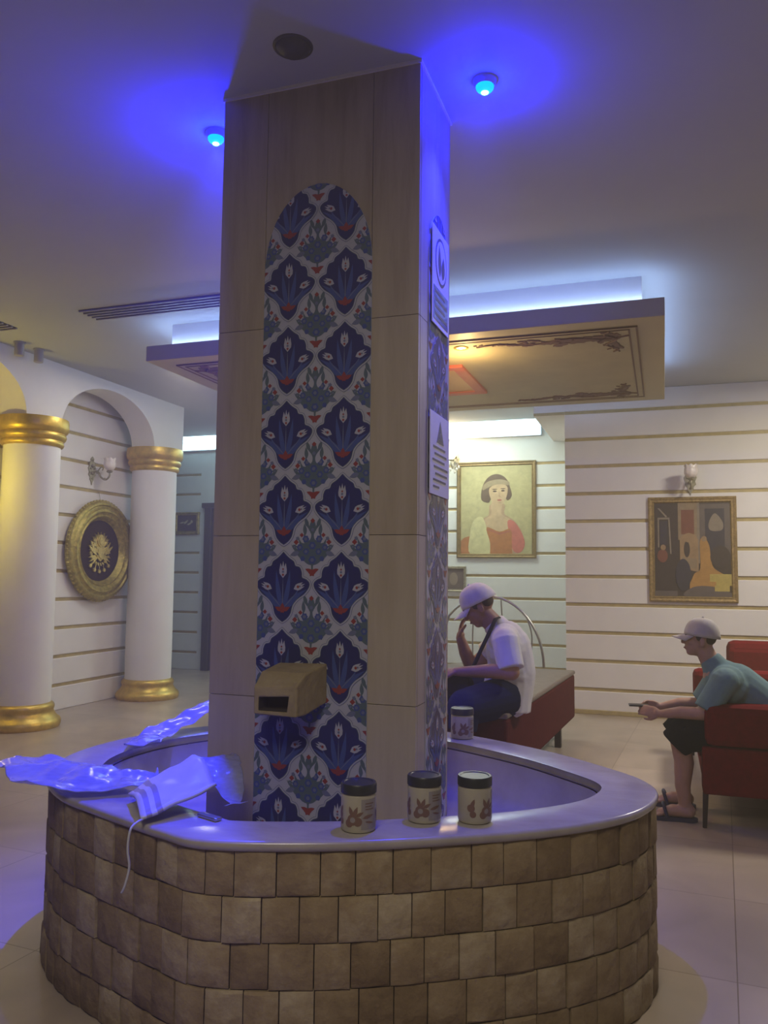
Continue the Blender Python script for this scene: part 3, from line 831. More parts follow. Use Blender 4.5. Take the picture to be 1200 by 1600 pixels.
ribbon('plastic_packet', [(-2.42, 2.55, .665), (-2.25, 2.52, .675), (-2.10, 2.46, .68), (-1.95, 2.42, .68), (-1.80, 2.46, .67), (-1.70, 2.54, .66)], [.06, .11, .17, .18, .13, .06], .006, 'film', RIM - .03, .03, 8.3,
       'blue lit clear plastic packet jutting over the left edge of the ledge', 'plastic packet', sub=12)
# white packet with grey stripes
t = thing('white_packet', (-1.5, 2.32, RIM), 'folded white cloth packet with grey stripes lying on the front left ledge', 'cloth packet')
bm = NB()
corner = [Vector((-1.66, 2.30, .665)), Vector((-1.475, 2.105, .66)), Vector((-1.36, 2.34, .715)), Vector((-1.62, 2.58, .72))]
G = []
for i in range(15):
    row = []
    for j in range(11):
        u, v = i / 14, j / 10
        p = (corner[0] * (1 - v) + corner[1] * v) * (1 - u) + (corner[3] * (1 - v) + corner[2] * v) * u
        h = .045 * math.sin(PI * min(1, v * 1.1)) * (.55 + .45 * u) + .012 * noise.noise(p * 14)
        row.append(bm.verts.new(p + Vector((0, 0, h + .008))))
    G.append(row)
for i, (a_, b_) in enumerate(zip(G[:-1], G[1:])):
    for k in range(10): bm.faces.new((a_[k], a_[k + 1], b_[k + 1], b_[k])).material_index = 1 if i in (1, 3) else 0
o = obj('folded_cloth', bm, ['white_plastic', 'jar_grey'], t, smooth=180)
s_ = o.modifiers.new('s', 'SOLIDIFY'); s_.thickness = .01; s_.offset = 1
bm = NB(); tube(bm, catmull([(-1.475, 2.16, .672), (-1.475, 2.08, .668), (-1.477, 2.055, .65), (-1.48, 2.052, .6), (-1.477, 2.058, .55), (-1.487, 2.055, .5), (-1.50, 2.058, .475)], 6), .0035, 8)
obj('hanging_cord', bm, 'white_plastic', t, smooth=180)
ribbon('plastic_film_sheet', [(-1.66, 2.62, .69), (-1.52, 2.60, .74), (-1.44, 2.5, .745), (-1.36, 2.42, .70), (-1.30, 2.36, .665)], [.05, .08, .07, .05, .01], .002, 'film', RIM + .002, .03, 5.7,
       'blue lit plastic sheet crumpled between the white packet and the pillar', 'plastic sheet', sub=8)
bm = NB(); box(bm, -1.375, -1.285, 2.235, 2.262, RIM + .001, RIM + .012, rot=-.35); o = obj('glass_stick', bm, 'chrome', bevel=.004); prop(o, 'small shiny metal piece reflecting light beside the white packet', 'metal piece')

# ------------------------------------------------------------------ wall decorations
# round emblem
t = thing('round_wall_emblem', (SN, 7.37, 1.09), 'large round gold framed coat of arms hanging between the white columns', 'wall emblem')
EC = (7.37, 1.635)
ax = Matrix.Translation((SN, EC[0], EC[1])) @ Matrix.Rotation(PI / 2, 4, 'Y')
bm = NB(); lathe(bm, [(.33, .0), (.50, .0), (.535, .03), (.545, .07), (.525, .10), (.50, .105), (.485, .09), (.465, .095), (.45, .115), (.425, .115), (.405, .09), (.39, .085), (.375, .095), (.36, .085), (.345, .05), (.33, .04)], 0, 0, 72, axis=ax, cap=False)
obj('round_frame', bm, 'gold_old', t, smooth=50)
bm = NB()
for k in range(72):
    a_ = 2 * PI * k / 72
    ball(bm, (SN + .06, EC[0] + .54 * math.cos(a_), EC[1] + .54 * math.sin(a_)), (.02, .016, .016), seg=8)
obj('beaded_edge', bm, 'gold_old', t, smooth=180)
bm = NB(); lathe(bm, [(.001, .03), (.36, .03), (.36, .035)], 0, 0, 48, axis=ax, cap=False); obj('backing', bm, 'roundel_dark', t)
fe = lambda u, v, d: Vector((SN + .036 + d, EC[0] + u, EC[1] + v))
bm = NB()
for k in range(28):
    a_ = PI * (-.12) + PI * 1.24 * k / 27
    prism(bm, leaf(0, .02, a_, .165 + .02 * (k % 2), .008), fe, .0, .012 + .003 * (k % 3))
obj('ray', bm, 'gold_leaf', t)
bm = NB()
ov = [(.055 * math.cos(2 * PI * k / 24), .105 + .068 * math.sin(2 * PI * k / 24)) for k in range(24)]
prism(bm, ov, fe, .0, .03); prism(bm, [(u * .7, .105 + (v - .105) * .7) for u, v in ov], fe, .03, .038)
sh = [(-.07, .04), (.07, .04), (.075, -.03), (.05, -.085), (0, -.12), (-.05, -.085), (-.075, -.03)]
prism(bm, sh, fe, .0, .026); prism(bm, [(u * .7, v * .7 - .01) for u, v in sh], fe, .026, .034)
obj('shield', bm, 'gold_leaf', t, bevel=.004)
for sx in (-1, 1):
    bm = NB()
    for k, a_ in enumerate((.2, .5, .8, 1.1)): prism(bm, leaf(sx * .04, -.05, PI / 2 - sx * a_, .19, .02, sx * .1), fe, .004 * k, .014 + .004 * k)
    for k, a_ in enumerate((1.75, 2.05, 2.35)): prism(bm, leaf(sx * .03, -.05, PI / 2 - sx * a_, .16, .012), fe, .003 * k, .014 + .003 * k)
    obj('flag_bundle', bm, 'gold_leaf', t)
bm = NB()
for k in range(5):
    a_ = -PI / 2 + (k - 2) * .38
    u, v = .215 * math.cos(a_), -.0 + .225 * math.sin(a_)
    tube(bm, [fe(u * .75, v * .75, .012), fe(u, v, .012)], .004, 6); prism(bm, disc(u, v, .024, 14, .25), fe, .0, .018)
for k in range(13):
    a_ = PI + PI * k / 12; prism(bm, leaf(.13 * math.cos(a_), .13 * math.sin(a_), a_ + .7, .05, .011), fe, .0, .016)
obj('medal', bm, 'gold_leaf', t)
bm = NB(); tube(bm, [(SN + .03, EC[0] - .0, 2.17), (SN + .012, EC[0] - .005, 2.27)], .003, 6); tube(bm, [(SN, EC[0] - .005, 2.27), (SN + .02, EC[0] - .005, 2.27)], .006, 8)
obj('hanging_hook', bm, 'pewter', t)

def sconce(base, out, label, lit=False, crystals=False):
    """base: wall point at plate centre; out: unit vector into the room"""
    b = Vector(base); o_ = Vector(out); sd = Vector((-o_.y, o_.x, 0)); up = Vector((0, 0, 1))
    t = thing('wall_sconce', (b.x, b.y, b.z - .17), label, 'wall lamp', 'wall sconces with glass shades')
    fn = lambda u, v, d: b + sd * u + up * v + o_ * d
    bm = NB()
    pl = [(0, .15), (.025, .125), (.02, .10), (.05, .085), (.045, .05), (.062, .02), (.045, -.02), (.055, -.05), (.03, -.075), (.03, -.10), (.012, -.12), (0, -.16)]
    full = pl + [(-u, v) for u, v in pl[::-1][1:-1]]
    prism(bm, full, fn, 0, .012)
    for u, v, r_ in ((0, .05, .03), (0, -.03, .028), (.03, .02, .016), (-.03, .02, .016), (0, .11, .016), (0, -.09, .016)):
        ball(bm, fn(u, v, .014), r_ * .75, seg=12)
    obj('back_plate', bm, 'pewter', t, smooth=40)
    bm = NB()
    arm = catmull([fn(0, -.03, .02), fn(0, -.015, .08), fn(0, -.08, .13), fn(0, -.105, .19), fn(0, -.07, .235), fn(0, -.03, .235)], 6)
    tube(bm, arm, .010, 10)
    ball(bm, fn(0, -.02, .075), .018, seg=12); ball(bm, fn(0, -.10, .175), .015, seg=12)
    tube(bm, catmull([fn(0, -.02, .08), fn(0, .03, .12), fn(0, .02, .15), fn(0, -.005, .14)], 5), .006, 8)
    obj('arm', bm, 'pewter', t, smooth=60)
    c = fn(0, 0, .235)
    bm = NB(); lathe(bm, [(.012, c.z - .035), (.03, c.z - .028), (.034, c.z - .016), (.02, c.z - .01)], c.x, c.y, 20); obj('cup', bm, 'pewter', t, smooth=50)
    bm = NB()
    rings = []
    for k, (r_, z) in enumerate(((.018, -.012), (.045, .005), (.062, .035), (.062, .065), (.055, .09), (.066, .118))):
        ring = []
        for q in range(32):
            a_ = 2 * PI * q / 32; rr = r_ * (1 + .06 * math.cos(8 * a_) * (k / 5))
            ring.append(bm.verts.new((c.x + rr * math.cos(a_), c.y + rr * math.sin(a_), c.z + z + .008 * math.cos(8 * a_) * (k / 5) ** 2)))
        rings.append(ring)
    for a_, b_ in zip(rings[:-1], rings[1:]):
        for q in range(32): bm.faces.new((a_[q], a_[(q + 1) % 32], b_[(q + 1) % 32], b_[q]))
    bm.faces.new(rings[0])
    m = M['glass_shade'] if not lit else emis('warm_glass_shade', (1, .80, .45), 5)
    oo = obj('glass_shade', bm, m, t, smooth=180)
    s_ = oo.modifiers.new('s', 'SOLIDIFY'); s_.thickness = .003
    if crystals:
        for k in range(7):
            bm = NB(); u = (k - 3) * .028; zz = -.11 - .03 * ((k * 2) % 3)
            bmesh.ops.create_icosphere(bm, subdivisions=1, radius=.016, matrix=Matrix.Translation(fn(u, zz, .16)) @ Matrix.Diagonal((1, 1, 1.5, 1)))
            tube(bm, [fn(u, zz + .02, .16), fn(u * .6, -.05, .16)], .0015, 5)
            obj('crystal_drop', bm, 'crystal', t)
    return t
mc, nt_, b_ = newmat('crystal'); b_.inputs['Base Color'].default_value = (.9, .88, .8, 1); b_.inputs['Roughness'].default_value = .08; b_.inputs['Metallic'].default_value = .6; M['crystal'] = mc
sconce((SN, 7.24, 2.50), (1, 0, 0), 'antique wall sconce with frosted tulip shade above the round gold emblem')
sconce((.267, TW, 2.40), (0, -1, 0), 'unlit wall sconce with tulip shade above the dark market scene painting')
sconce((-2.60, TB, 2.93), (0, -1, 0), 'warm lit crystal wall sconce above the portrait painting, half behind the pillar', True, True)
l = bpy.data.lights.new('sconce_glow', 'POINT'); l.energy = 7; l.color = (1, .74, .38); l.shadow_soft_size = .05
o = bpy.data.objects.new('sconce_light', l); col.objects.link(o); o.location = (-2.60, TB - .235, 3.06)

def framed(name, fn, u0, u1, v0, v1, fw, label, fm, cat='painting', depth=.035):
    t = thing(name, fn((u0 + u1) / 2, v0, 0), label, cat)
    bm = NB()
    prof = [(0, 0), (0, depth * .7), (fw * .25, depth), (fw * .6, depth * .8), (fw * .8, depth * .9), (fw, depth * .45), (fw, 0)]
    loops = []
    for d_, h_ in prof:
        loops.append([bm.verts.new(fn(u, v, h_)) for u, v in ((u0 + d_, v0 + d_), (u1 - d_, v0 + d_), (u1 - d_, v1 - d_), (u0 + d_, v1 - d_))])
    for a_, b2 in zip(loops[:-1], loops[1:]):
        for k in range(4): bm.faces.new((a_[k], a_[(k + 1) % 4], b2[(k + 1) % 4], b2[k]))
    obj('frame', bm, fm, t)
    return t
def pm(name, c): M[name] = mat('paint_' + name, c, .5, var=.12, scale=14); return name
def canvas(t, fn, u0, u1, v0, v1, bg, shapes, d=.012):
    """shapes in unit coords (0..1, y up): (material, polygon)"""
    names = [bg] + [s[0] for s in shapes]; uniq = list(dict.fromkeys(names))
    bm = NB(); W, H = u1 - u0, v1 - v0
    prism(bm, [(u0, v0), (u1, v0), (u1, v1), (u0, v1)], fn, .002, d, 0)
    unit = [(0.002, 0.002), (.998, .002), (.998, .998), (.002, .998)]
    for i, (mname, poly) in enumerate(shapes):
        q = clip(poly, unit); flat(bm, [(u0 + x * W, v0 + y * H) for x, y in q], fn, d + .0003 * (i + 1), uniq.index(mname))
    obj('canvas', bm, uniq, t)
def ell(cx, cy, rx, ry, n=20): return [(cx + rx * math.cos(2 * PI * k / n), cy + ry * math.sin(2 * PI * k / n)) for k in range(n)]
def sm(pts, n=4): return [(p.x, p.y) for p in catmull([(x, y, 0) for x, y in pts], n, True)]
for n_, c_ in (('p_bg', (.42, .40, .20)), ('p_bg2', (.445, .42, .21)), ('p_skin', (.50, .38, .22)), ('p_skin2', (.42, .30, .18)), ('p_hair', (.12, .085, .055)), ('p_band', (.30, .25, .15)), ('p_orange', (.40, .17, .06)), ('p_pink', (.50, .16, .12)), ('p_cream', (.56, .54, .28)), ('p_dark', (.05, .035, .03)), ('p_brown', (.10, .055, .04)), ('p_lip', (.36, .12, .09)),
               ('q_bg', (.055, .035, .03)), ('q_wall', (.28, .20, .12)), ('q_red', (.20, .065, .04)), ('q_navy', (.045, .035, .05)), ('q_gold', (.42, .22, .06)), ('q_yel', (.46, .36, .10)), ('q_line', (.25, .20, .15)), ('q_grey', (.13, .10, .09)), ('q_tan', (.33, .21, .11))): pm(n_, c_)
# portrait
u0, u1, v0, v1 = -2.575, -1.535, 1.64, 2.90
t = framed('portrait_painting', fback, u0, u1, v0, v1, .055, 'large framed portrait of a dark haired woman with headband and red dress', 'frame')
shp = [('p_bg2', sm([(.02, .3), (.1, .7), (.3, .9), (.7, .96), (.97, .8), (.98, .4), (.7, .3), (.3, .3)])),
       ('p_orange', sm([(0, 0), (.0, .14), (.12, .20), (.3, .16), (.4, .0)])),
       ('p_skin2', sm([(.30, .36), (.40, .44), (.42, .56), (.62, .56), (.62, .45), (.76, .37), (.88, .2), (.8, 0), (.3, 0)])),
       ('p_skin', sm([(.33, .36), (.43, .44), (.44, .58), (.58, .58), (.58, .45), (.72, .37), (.80, .2), (.7, 0), (.34, 0)])),
       ('p_cream', sm([(.14, 0), (.13, .2), (.18, .37), (.30, .42), (.37, .30), (.42, .12), (.45, 0)])),
       ('p_pink', sm([(.66, .36), (.74, .37), (.84, .26), (.90, .12), (.84, .02), (.74, .04), (.70, .18)])),
       ('p_orange', sm([(.37, .30), (.55, .25), (.70, .28), (.72, .14), (.70, -.1), (.44, -.1), (.42, .12)])),
       ('p_lip', [(.38, .285), (.55, .235), (.70, .265), (.70, .25), (.55, .22), (.385, .27)]),
       ('p_hair', sm([(.29, .66), (.32, .78), (.40, .87), (.52, .90), (.64, .85), (.70, .74), (.72, .65), (.66, .60), (.60, .66), (.44, .62), (.40, .58), (.31, .60)])),
       ('p_skin', sm([(.41, .74), (.42, .64), (.47, .57), (.53, .53), (.60, .57), (.655, .66), (.655, .76), (.53, .79)])),
       ('p_band', sm([(.32, .72), (.42, .76), (.55, .785), (.67, .77), (.68, .81), (.55, .84), (.40, .82), (.32, .77)])),
       ('p_dark', ell(.485, .705, .028, .009)), ('p_dark', ell(.60, .71, .026, .009)), ('p_hair', ell(.485, .728, .036, .006)), ('p_hair', ell(.60, .733, .034, .006)),
       ('p_skin2', [(.545, .71), (.56, .655), (.575, .64), (.535, .64)]), ('p_lip', ell(.55, .605, .032, .010)), ('p_skin2', ell(.55, .575, .03, .006))]
canvas(t, fback, u0 + .05, u1 - .05, v0 + .05, v1 - .05, 'p_bg', shp)
# market scene
u0, u1, v0, v1 = -.145, .69, 1.165, 2.225
t = framed('market_scene_painting', fmain, u0, u1, v0, v1, .06, 'dark framed painting of an interior scene with golden robed figure on the boarded wall', 'frame2')
B4 = lambda a, b, c, d: [(a, c), (b, c), (b, d), (a, d)]
shp = [('q_wall', B4(.32, .60, .60, 1)), ('q_red', B4(.36, .53, .66, .92)), ('q_line', B4(.57, .60, .35, 1)), ('q_grey', B4(.60, 1, .45, .98)), ('q_navy', B4(.67, .92, .45, .93)),
       ('q_line', sm([(.72, .78), (.80, .88), (.90, .78), (.88, .70), (.74, .70)])), ('q_tan', [(.34, .30), (.58, .26), (.58, .60), (.54, .655), (.46, .675), (.38, .655), (.34, .60)]), ('q_wall', [(.36, .32), (.56, .29), (.56, .40), (.36, .42)]),
       ('q_bg', ell(.43, .50, .04, .085)), ('q_tan', ell(.44, .595, .022, .022)), ('q_line', [(.05, .94), (.075, .94), (.18, .85), (.16, .84)]), ('q_line', B4(.05, .07, .52, .82)), ('q_line', [(.19, .84), (.21, .84), (.23, .45), (.21, .45)]),
       ('q_line', B4(.05, .21, .82, .84)), ('q_navy', B4(.08, .18, .54, .80)), ('q_red', ell(.11, .43, .07, .07)), ('q_tan', ell(.12, .52, .035, .03)),
       ('q_gold', sm([(.60, .58), (.66, .62), (.72, .54), (.74, .40), (.78, .30), (.96, .20), (.94, .10), (.50, .10), (.52, .24), (.60, .30)])), ('q_tan', ell(.655, .61, .035, .03)),
       ('q_bg', ell(.86, .42, .13, .12)), ('q_yel', B4(.72, 1, .12, .24)), ('q_gold', B4(.46, .8, .08, .16)), ('q_grey', sm([(.4, .0), (.5, .1), (.75, .11), (1, .04), (1, 0)])), ('q_yel', B4(.78, .97, .06, .12)),
       ('q_navy', ell(.38, .23, .10, .17)), ('q_grey', B4(0, .3, .0, .06))]
canvas(t, fmain, u0 + .055, u1 - .055, v0 + .055, v1 - .055, 'q_bg', shp)
# calligraphy frame in the hall
t = framed('calligraphy_frame', fback, -6.90, -6.475, 1.975, 2.305, .05, 'small gold framed calligraphy on the hall wall beside the dark door', 'gold_old', 'framed picture')
shp = [('p_bg2', leaf(.12, .5, .3, .3, .05)), ('p_bg2', leaf(.35, .45, .9, .35, .06)), ('p_bg2', leaf(.5, .4, .2, .35, .06, .5)), ('p_bg2', ell(.75, .6, .06, .1))]
canvas(t, fback, -6.85, -6.525, 2.025, 2.255, 'p_dark', shp)
t = framed('small_photo_frame', fback, -2.78, -2.452, 1.20, 1.53, .03, 'small grey framed photo low on the far wall behind the man in white cap', 'pewter', 'framed picture')
canvas(t, fback, -2.755, -2.477, 1.225, 1.505, 'q_grey', [('q_line', ell(.5, .5, .2, .3))])

# ------------------------------------------------------------------ people
def remeshed(name, bm, mats, parent, voxel=.007, smooth_it=4, fac=.5):
    me = bpy.data.meshes.new('tmp'); bmesh.ops.recalc_face_normals(bm, faces=bm.faces[:]); bm.to_mesh(me); bm.free()
    o = bpy.data.objects.new('tmp', me); col.objects.link(o)
    r = o.modifiers.new('r', 'REMESH'); r.mode = 'VOXEL'; r.voxel_size = voxel; r.use_smooth_shade = True
    s = o.modifiers.new('s', 'SMOOTH'); s.iterations = smooth_it; s.factor = fac
    dg = bpy.context.evaluated_depsgraph_get(); dg.update()
    ev = o.evaluated_get(dg); nm = bpy.data.meshes.new_from_object(ev, depsgraph=dg)
    bpy.data.objects.remove(o)
    off = rootloc(parent)
    for v in nm.vertices: v.co -= off
    nm.materials.clear()
    for m in (mats if isinstance(mats, (list, tuple)) else [mats]): nm.materials.append(M[m])
    nm.name = name
    q = bpy.data.objects.new(name, nm); col.objects.link(q); q.parent = parent
    for p in nm.polygons: p.use_smooth = True
    return q

def limb(bm, pts, rs):
    for i in range(len(pts) - 1): cone(bm, pts[i], pts[i + 1], rs[i], rs[i + 1])
    for p, r in zip(pts, rs): ball(bm, p, r)

def head(bm, c, f, s=1.0):
    """f: 3x3 with columns face-forward, left, up"""
    T = lambda x, y, z: Vector(c) + f @ (Vector((x, y, z)) * s)
    rot = f
    ball(bm, T(-.012, 0, .035), (.096 * s, .076 * s, .088 * s), rot=rot, seg=28)
    ball(bm, T(.022, 0, -.025), (.066 * s, .060 * s, .082 * s), rot=rot, seg=24)
    ball(bm, T(.050, 0, -.083), (.030 * s, .032 * s, .024 * s), rot=rot)
    ball(bm, T(.070, 0, .028), (.022 * s, .050 * s, .014 * s), rot=rot)
    cone(bm, T(.078, 0, .015), T(.106, 0, -.024), .009 * s, .013 * s); ball(bm, T(.102, 0, -.024), (.014 * s, .015 * s, .011 * s), rot=rot)
    ball(bm, T(.082, 0, -.052), (.012 * s, .023 * s, .007 * s), rot=rot); ball(bm, T(.079, 0, -.064), (.012 * s, .021 * s, .007 * s), rot=rot)
    for q in (-1, 1):
        ball(bm, T(.055, q * .038, -.018), (.026 * s, .022 * s, .022 * s), rot=rot)
        ball(bm, T(-.010, q * .079, -.012), (.020 * s, .008 * s, .032 * s), rot=rot)
    return T
def headbits(t, c, f, s=1.0):
    T = lambda x, y, z: Vector(c) + f @ (Vector((x, y, z)) * s)
    for q in (-1, 1):
        bm = NB(); ball(bm, T(.079, q * .030, .008), (.007 * s, .013 * s, .006 * s), rot=f); obj('eye', bm, 'eye', t, smooth=180)
        bm = NB(); ball(bm, T(.088, q * .030, .026), (.006 * s, .018 * s, .004 * s), rot=f); obj('eyebrow', bm, 'hair', t, smooth=180)
    bm = NB(); ball(bm, T(.090, 0, -.058), (.007 * s, .021 * s, .006 * s), rot=f); obj('lips', bm, 'lip', t, smooth=180)
def cap(t, c, f, m, s=1.0, name='cap'):
    T = lambda x, y, z: Vector(c) + f @ (Vector((x, y, z)) * s)
    bm = NB(); rings = []
    for k in range(10):
        a = PI / 2 * k / 9; z = .028 + .108 * math.sin(a) ** 1.0; rr = math.cos(a) ** .75
        rings.append([bm.verts.new(T(-.014 + .108 * rr * math.cos(b), .088 * rr * math.sin(b), z - .018 * (1 - math.cos(b)) * .5 * (1 - k / 9))) for b in [2 * PI * q / 32 for q in range(32)]])
    for a_, b2 in zip(rings[:-1], rings[1:]):
        for q in range(32): bm.faces.new((a_[q], a_[(q + 1) % 32], b2[(q + 1) % 32], b2[q]))
    bmesh.ops.contextual_create(bm, geom=rings[-1])
    o = obj(name, bm, m, t, smooth=180); s_ = o.modifiers.new('s', 'SOLIDIFY'); s_.thickness = .004
    bm = NB(); G = []
    for i in range(9):
        row = []
        for j in range(13):
            b = (j / 12 - .5) * 2.0; e_ = i / 8
            r0 = .104; x = -.014 + r0 * math.cos(b) + e_ * (.075 * math.cos(b * .9)); y = .086 * math.sin(b) * (1 - .12 * e_)
            row.append(bm.verts.new(T(x, y, .030 - .020 * e_ - .022 * (b / 1.0) ** 2 * (.4 + .6 * e_))))
        G.append(row)
    for a_, b2 in zip(G[:-1], G[1:]):
        for q in range(12): bm.faces.new((a_[q], a_[q + 1], b2[q + 1], b2[q]))
    br = obj('brim', bm, m, o, smooth=180); s_ = br.modifiers.new('s', 'SOLIDIFY'); s_.thickness = .004
    bm = NB(); ball(bm, T(-.014, 0, .137), .008 * s, seg=10); obj('button', bm, m, o, smooth=180)
    return o
def hairback(t, c, f, s=1.0):
    T = lambda x, y, z: Vector(c) + f @ (Vector((x, y, z)) * s)
    bm = NB(); ball(bm, T(-.050, 0, .015), (.052 * s, .077 * s, .050 * s), rot=f, seg=20)
    for q in (-1, 1): ball(bm, T(.010, q * .073, .020), (.022 * s, .009 * s, .028 * s), rot=f)
    remeshed('hair', bm, 'hair', t, .006, 2)

def hand(bm, w, d, palm_n, curl, s=1.0, thumb_side=1):
    """w wrist, d finger direction, palm_n palm normal (palm faces it); fingers curl toward the palm"""
    w = Vector(w); d = Vector(d).normalized(); n_ = Vector(palm_n); n_ = (n_ - d * n_.dot(d)).normalized(); sd = d.cross(n_) * thumb_side
    f = Matrix((d, sd, n_)).transposed()
    pc = w + d * .048 * s
    ball(bm, pc, (.052 * s, .038 * s, .015 * s), rot=f, seg=18)
    cone(bm, w - d * .01, w + d * .03 * s, .024 * s, .026 * s)
    for i, (o, ln) in enumerate(((.028, .068), (.0095, .076), (-.0095, .071), (-.027, .056))):
        p = w + d * (.088 - abs(o) * .25) * s + sd * o * s
        dd = d.copy(); cu = curl * (1 + .12 * i); pts = [p - d * .02 * s]; rs = [.0088 * s]
        pts.append(p); rs.append(.0086 * s)
        for k, fr_ in enumerate((.44, .32, .24)):
            a_ = cu * (.6, 1.0, .8)[k]
            dd = (dd * math.cos(a_) + n_ * math.sin(a_)).normalized(); 
            # keep an orthogonal frame while bending
            n2 = (n_ - dd * n_.dot(dd)); n_loc = n2.normalized() if n2.length > .05 else n_
            p = p + dd * ln * fr_ * s; pts.append(p); rs.append((.0083 - .0007 * k) * s)
        limb(bm, pts, rs)
    tb = w + d * .022 * s + sd * .026 * s
    td = (d * .75 + sd * .55 + n_ * .35).normalized(); p1 = tb + td * .034 * s; td2 = (d * .9 + sd * .1 + n_ * .5).normalized(); p2 = p1 + td2 * .028 * s; p3 = p2 + (d * .9 + n_ * .5 - sd * .1).normalized() * .022 * s
    limb(bm, [tb, p1, p2, p3], [.013 * s, .0105 * s, .0095 * s, .008 * s])

def frameof(yaw, pitch, roll=0):
    """forward along -X at yaw 0; pitch>0 looks down"""
    m = Matrix.Rotation(PI + yaw, 3, 'Z') @ Matrix.Rotation(pitch, 3, 'Y') @ Matrix.Rotation(roll, 3, 'X')
    return m

# --- boy on the red sofa
V = Vector
boy = thing('person', (.30, 5.3, 0), 'person in light grey cap and teal shirt sitting on the red sofa', 'person')
hc = V((.198, 5.30, 1.035)); hf = frameof(.05, -.05)
bm = NB(); head(bm, hc, hf, .93)
limb(bm, [(.225, 5.3, .97), (.27, 5.3, .87)], [.052, .058])
limb(bm, [(.60, 5.3, .56), (.50, 5.3, .66), (.37, 5.3, .77), (.31, 5.3, .82)], [.12, .115, .115, .10])
for sd in (-1, 1):
    y = 5.3 + sd * .17
    sh = V((.315, y, .815)); el = V((.195, y + sd * .035, .625)); wr = V((-.035, y - sd * .03, .600))
    limb(bm, [(.32, 5.3 + sd * .08, .83), sh, (.25, y + sd * .02, .71), el, (.08, y + sd * .01, .622), wr], [.06, .056, .046, .038, .036, .023])
    hand(bm, wr, (-1, -sd * .25, .18), (0, -sd * .9, -.35 if sd < 0 else -.3), .55, .95, thumb_side=(1 if sd < 0 else -1))
    hp = V((.60, 5.3 + sd * .10, .53)); kn = V((.065, 5.3 + sd * .14, .50)); an = V((.095, 5.3 + sd * .14, .085))
    limb(bm, [hp, (.33, 5.3 + sd * .13, .53), kn, (.095, 5.3 + sd * .14, .33), (.085, 5.3 + sd * .14, .2), an], [.09, .080, .056, .055, .045, .034])
    limb(bm, [an, (.12, 5.3 + sd * .14, .055)], [.036, .035])
    fy = 5.3 + sd * .15
    limb(bm, [(.115, fy, .050), (.03, fy, .052), (-.04, fy, .035)], [.034, .036, .024])
    for q in range(5): limb(bm, [(-.035, fy + (q - 2) * .015 * 1.0, .032), (-.068 + abs(q - 2 + sd) * .004, fy + (q - 2) * .0165, .026)], [.011, .009])
remeshed('body', bm, 'skin', boy, .0062, 3)
headbits(boy, hc, hf, .93); hairback(boy, hc, hf, .93); cap(boy, hc, hf, 'cap_g', .97)
bm = NB()
limb(bm, [(.60, 5.3, .58), (.50, 5.3, .675), (.39, 5.3, .765), (.33, 5.3, .80)], [.148, .142, .14, .12])
for (p, r) in (((.55, 5.3, .60), (.15, .19, .12)), ((.37, 5.3, .755), (.12, .19, .125))): ball(bm, p, r, rot=Matrix.Rotation(.7, 3, 'Y'))
cone(bm, (.300, 5.3, .845), (.250, 5.3, .930), .090, .060)
for sd in (-1, 1):
    y = 5.3 + sd * .17
    limb(bm, [(.34, 5.3 + sd * .1, .80), (.325, y, .81)], [.10, .078])
    cone(bm, (.325, y, .82), (.215, y + sd * .03, .645), .078, .070); ball(bm, (.325, y, .81), .078)
remeshed('shirt', bm, 'shirt_t', boy, .0075, 4)
bm = NB()
ball(bm, (.60, 5.3, .53), (.15, .185, .11))
for sd in (-1, 1):
    cone(bm, (.60, 5.3 + sd * .09, .545), (.10, 5.3 + sd * .145, .495), .112, .106); cone(bm, (.12, 5.3 + sd * .145, .51), (.045, 5.3 + sd * .145, .43), .095, .094); ball(bm, (.085, 5.3 + sd * .142, .50), .085)
remeshed('shorts', bm, 'dark_cloth', boy, .0075, 3)
for sd in (-1, 1):
    fy = 5.3 + sd * .15
    bm = NB()
    ol = sm([(-.088, fy), (-.075, fy + .045), (-.02, fy + .052), (.06, fy + .040), (.13, fy + .042), (.165, fy), (.13, fy - .042), (.06, fy - .040), (-.02, fy - .052), (-.075, fy - .045)], 4)
    prism(bm, ol, lambda u, v, d: V((u, v, d)), .0, .020)
    tube(bm, catmull([(0, fy - .048, .018), (-.02, fy - .03, .078), (-.025, fy, .088), (-.02, fy + .03, .078), (0, fy + .048, .018)], 5), .010, 8)
    obj('sandal', bm, 'rubber', boy, smooth=40)
t = thing('mobile_phone', (-.155, 5.21, .60), 'dark phone held in the hands of the person in the grey cap', 'phone')
bm = NB(); box(bm, -.215, -.10, 5.2, 5.275, .628, .637, rot=.1); bm2 = bm
obj('phone_body', bm, 'plastic_dark', t, bevel=.003)
bm = NB(); box(bm, -.209, -.106, 5.205, 5.27, .637, .6378, rot=.1); obj('screen', bm, 'eye', t)

# --- man on the bench
man = thing('person', (-1.0, 5.15, 0), 'person in white cap and white polo bent over on the dark red bench', 'person')
hc = V((-1.125, 5.16, 1.205)); hf = frameof(.15, .55)
bm = NB(); head(bm, hc, hf, 1.08)
limb(bm, [(-1.085, 5.17, 1.15), (-1.00, 5.18, 1.06)], [.062, .066])
limb(bm, [(-.95, 5.2, .68), (-.92, 5.2, .82), (-.94, 5.19, .96), (-.96, 5.18, 1.02)], [.13, .12, .12, .10])
# near arm laid forward
sh = V((-.93, 5.00, 1.015)); el = V((-.875, 4.94, .825)); wr = V((-1.20, 4.93, .815))
limb(bm, [(-.95, 5.1, 1.03), sh, (-.90, 4.96, .92), el, (-1.0, 4.93, .828), wr], [.07, .064, .054, .047, .045, .029])
hand(bm, wr, (-1, .15, 0), (0, .3, -1), .45, 1.05, thumb_side=1)
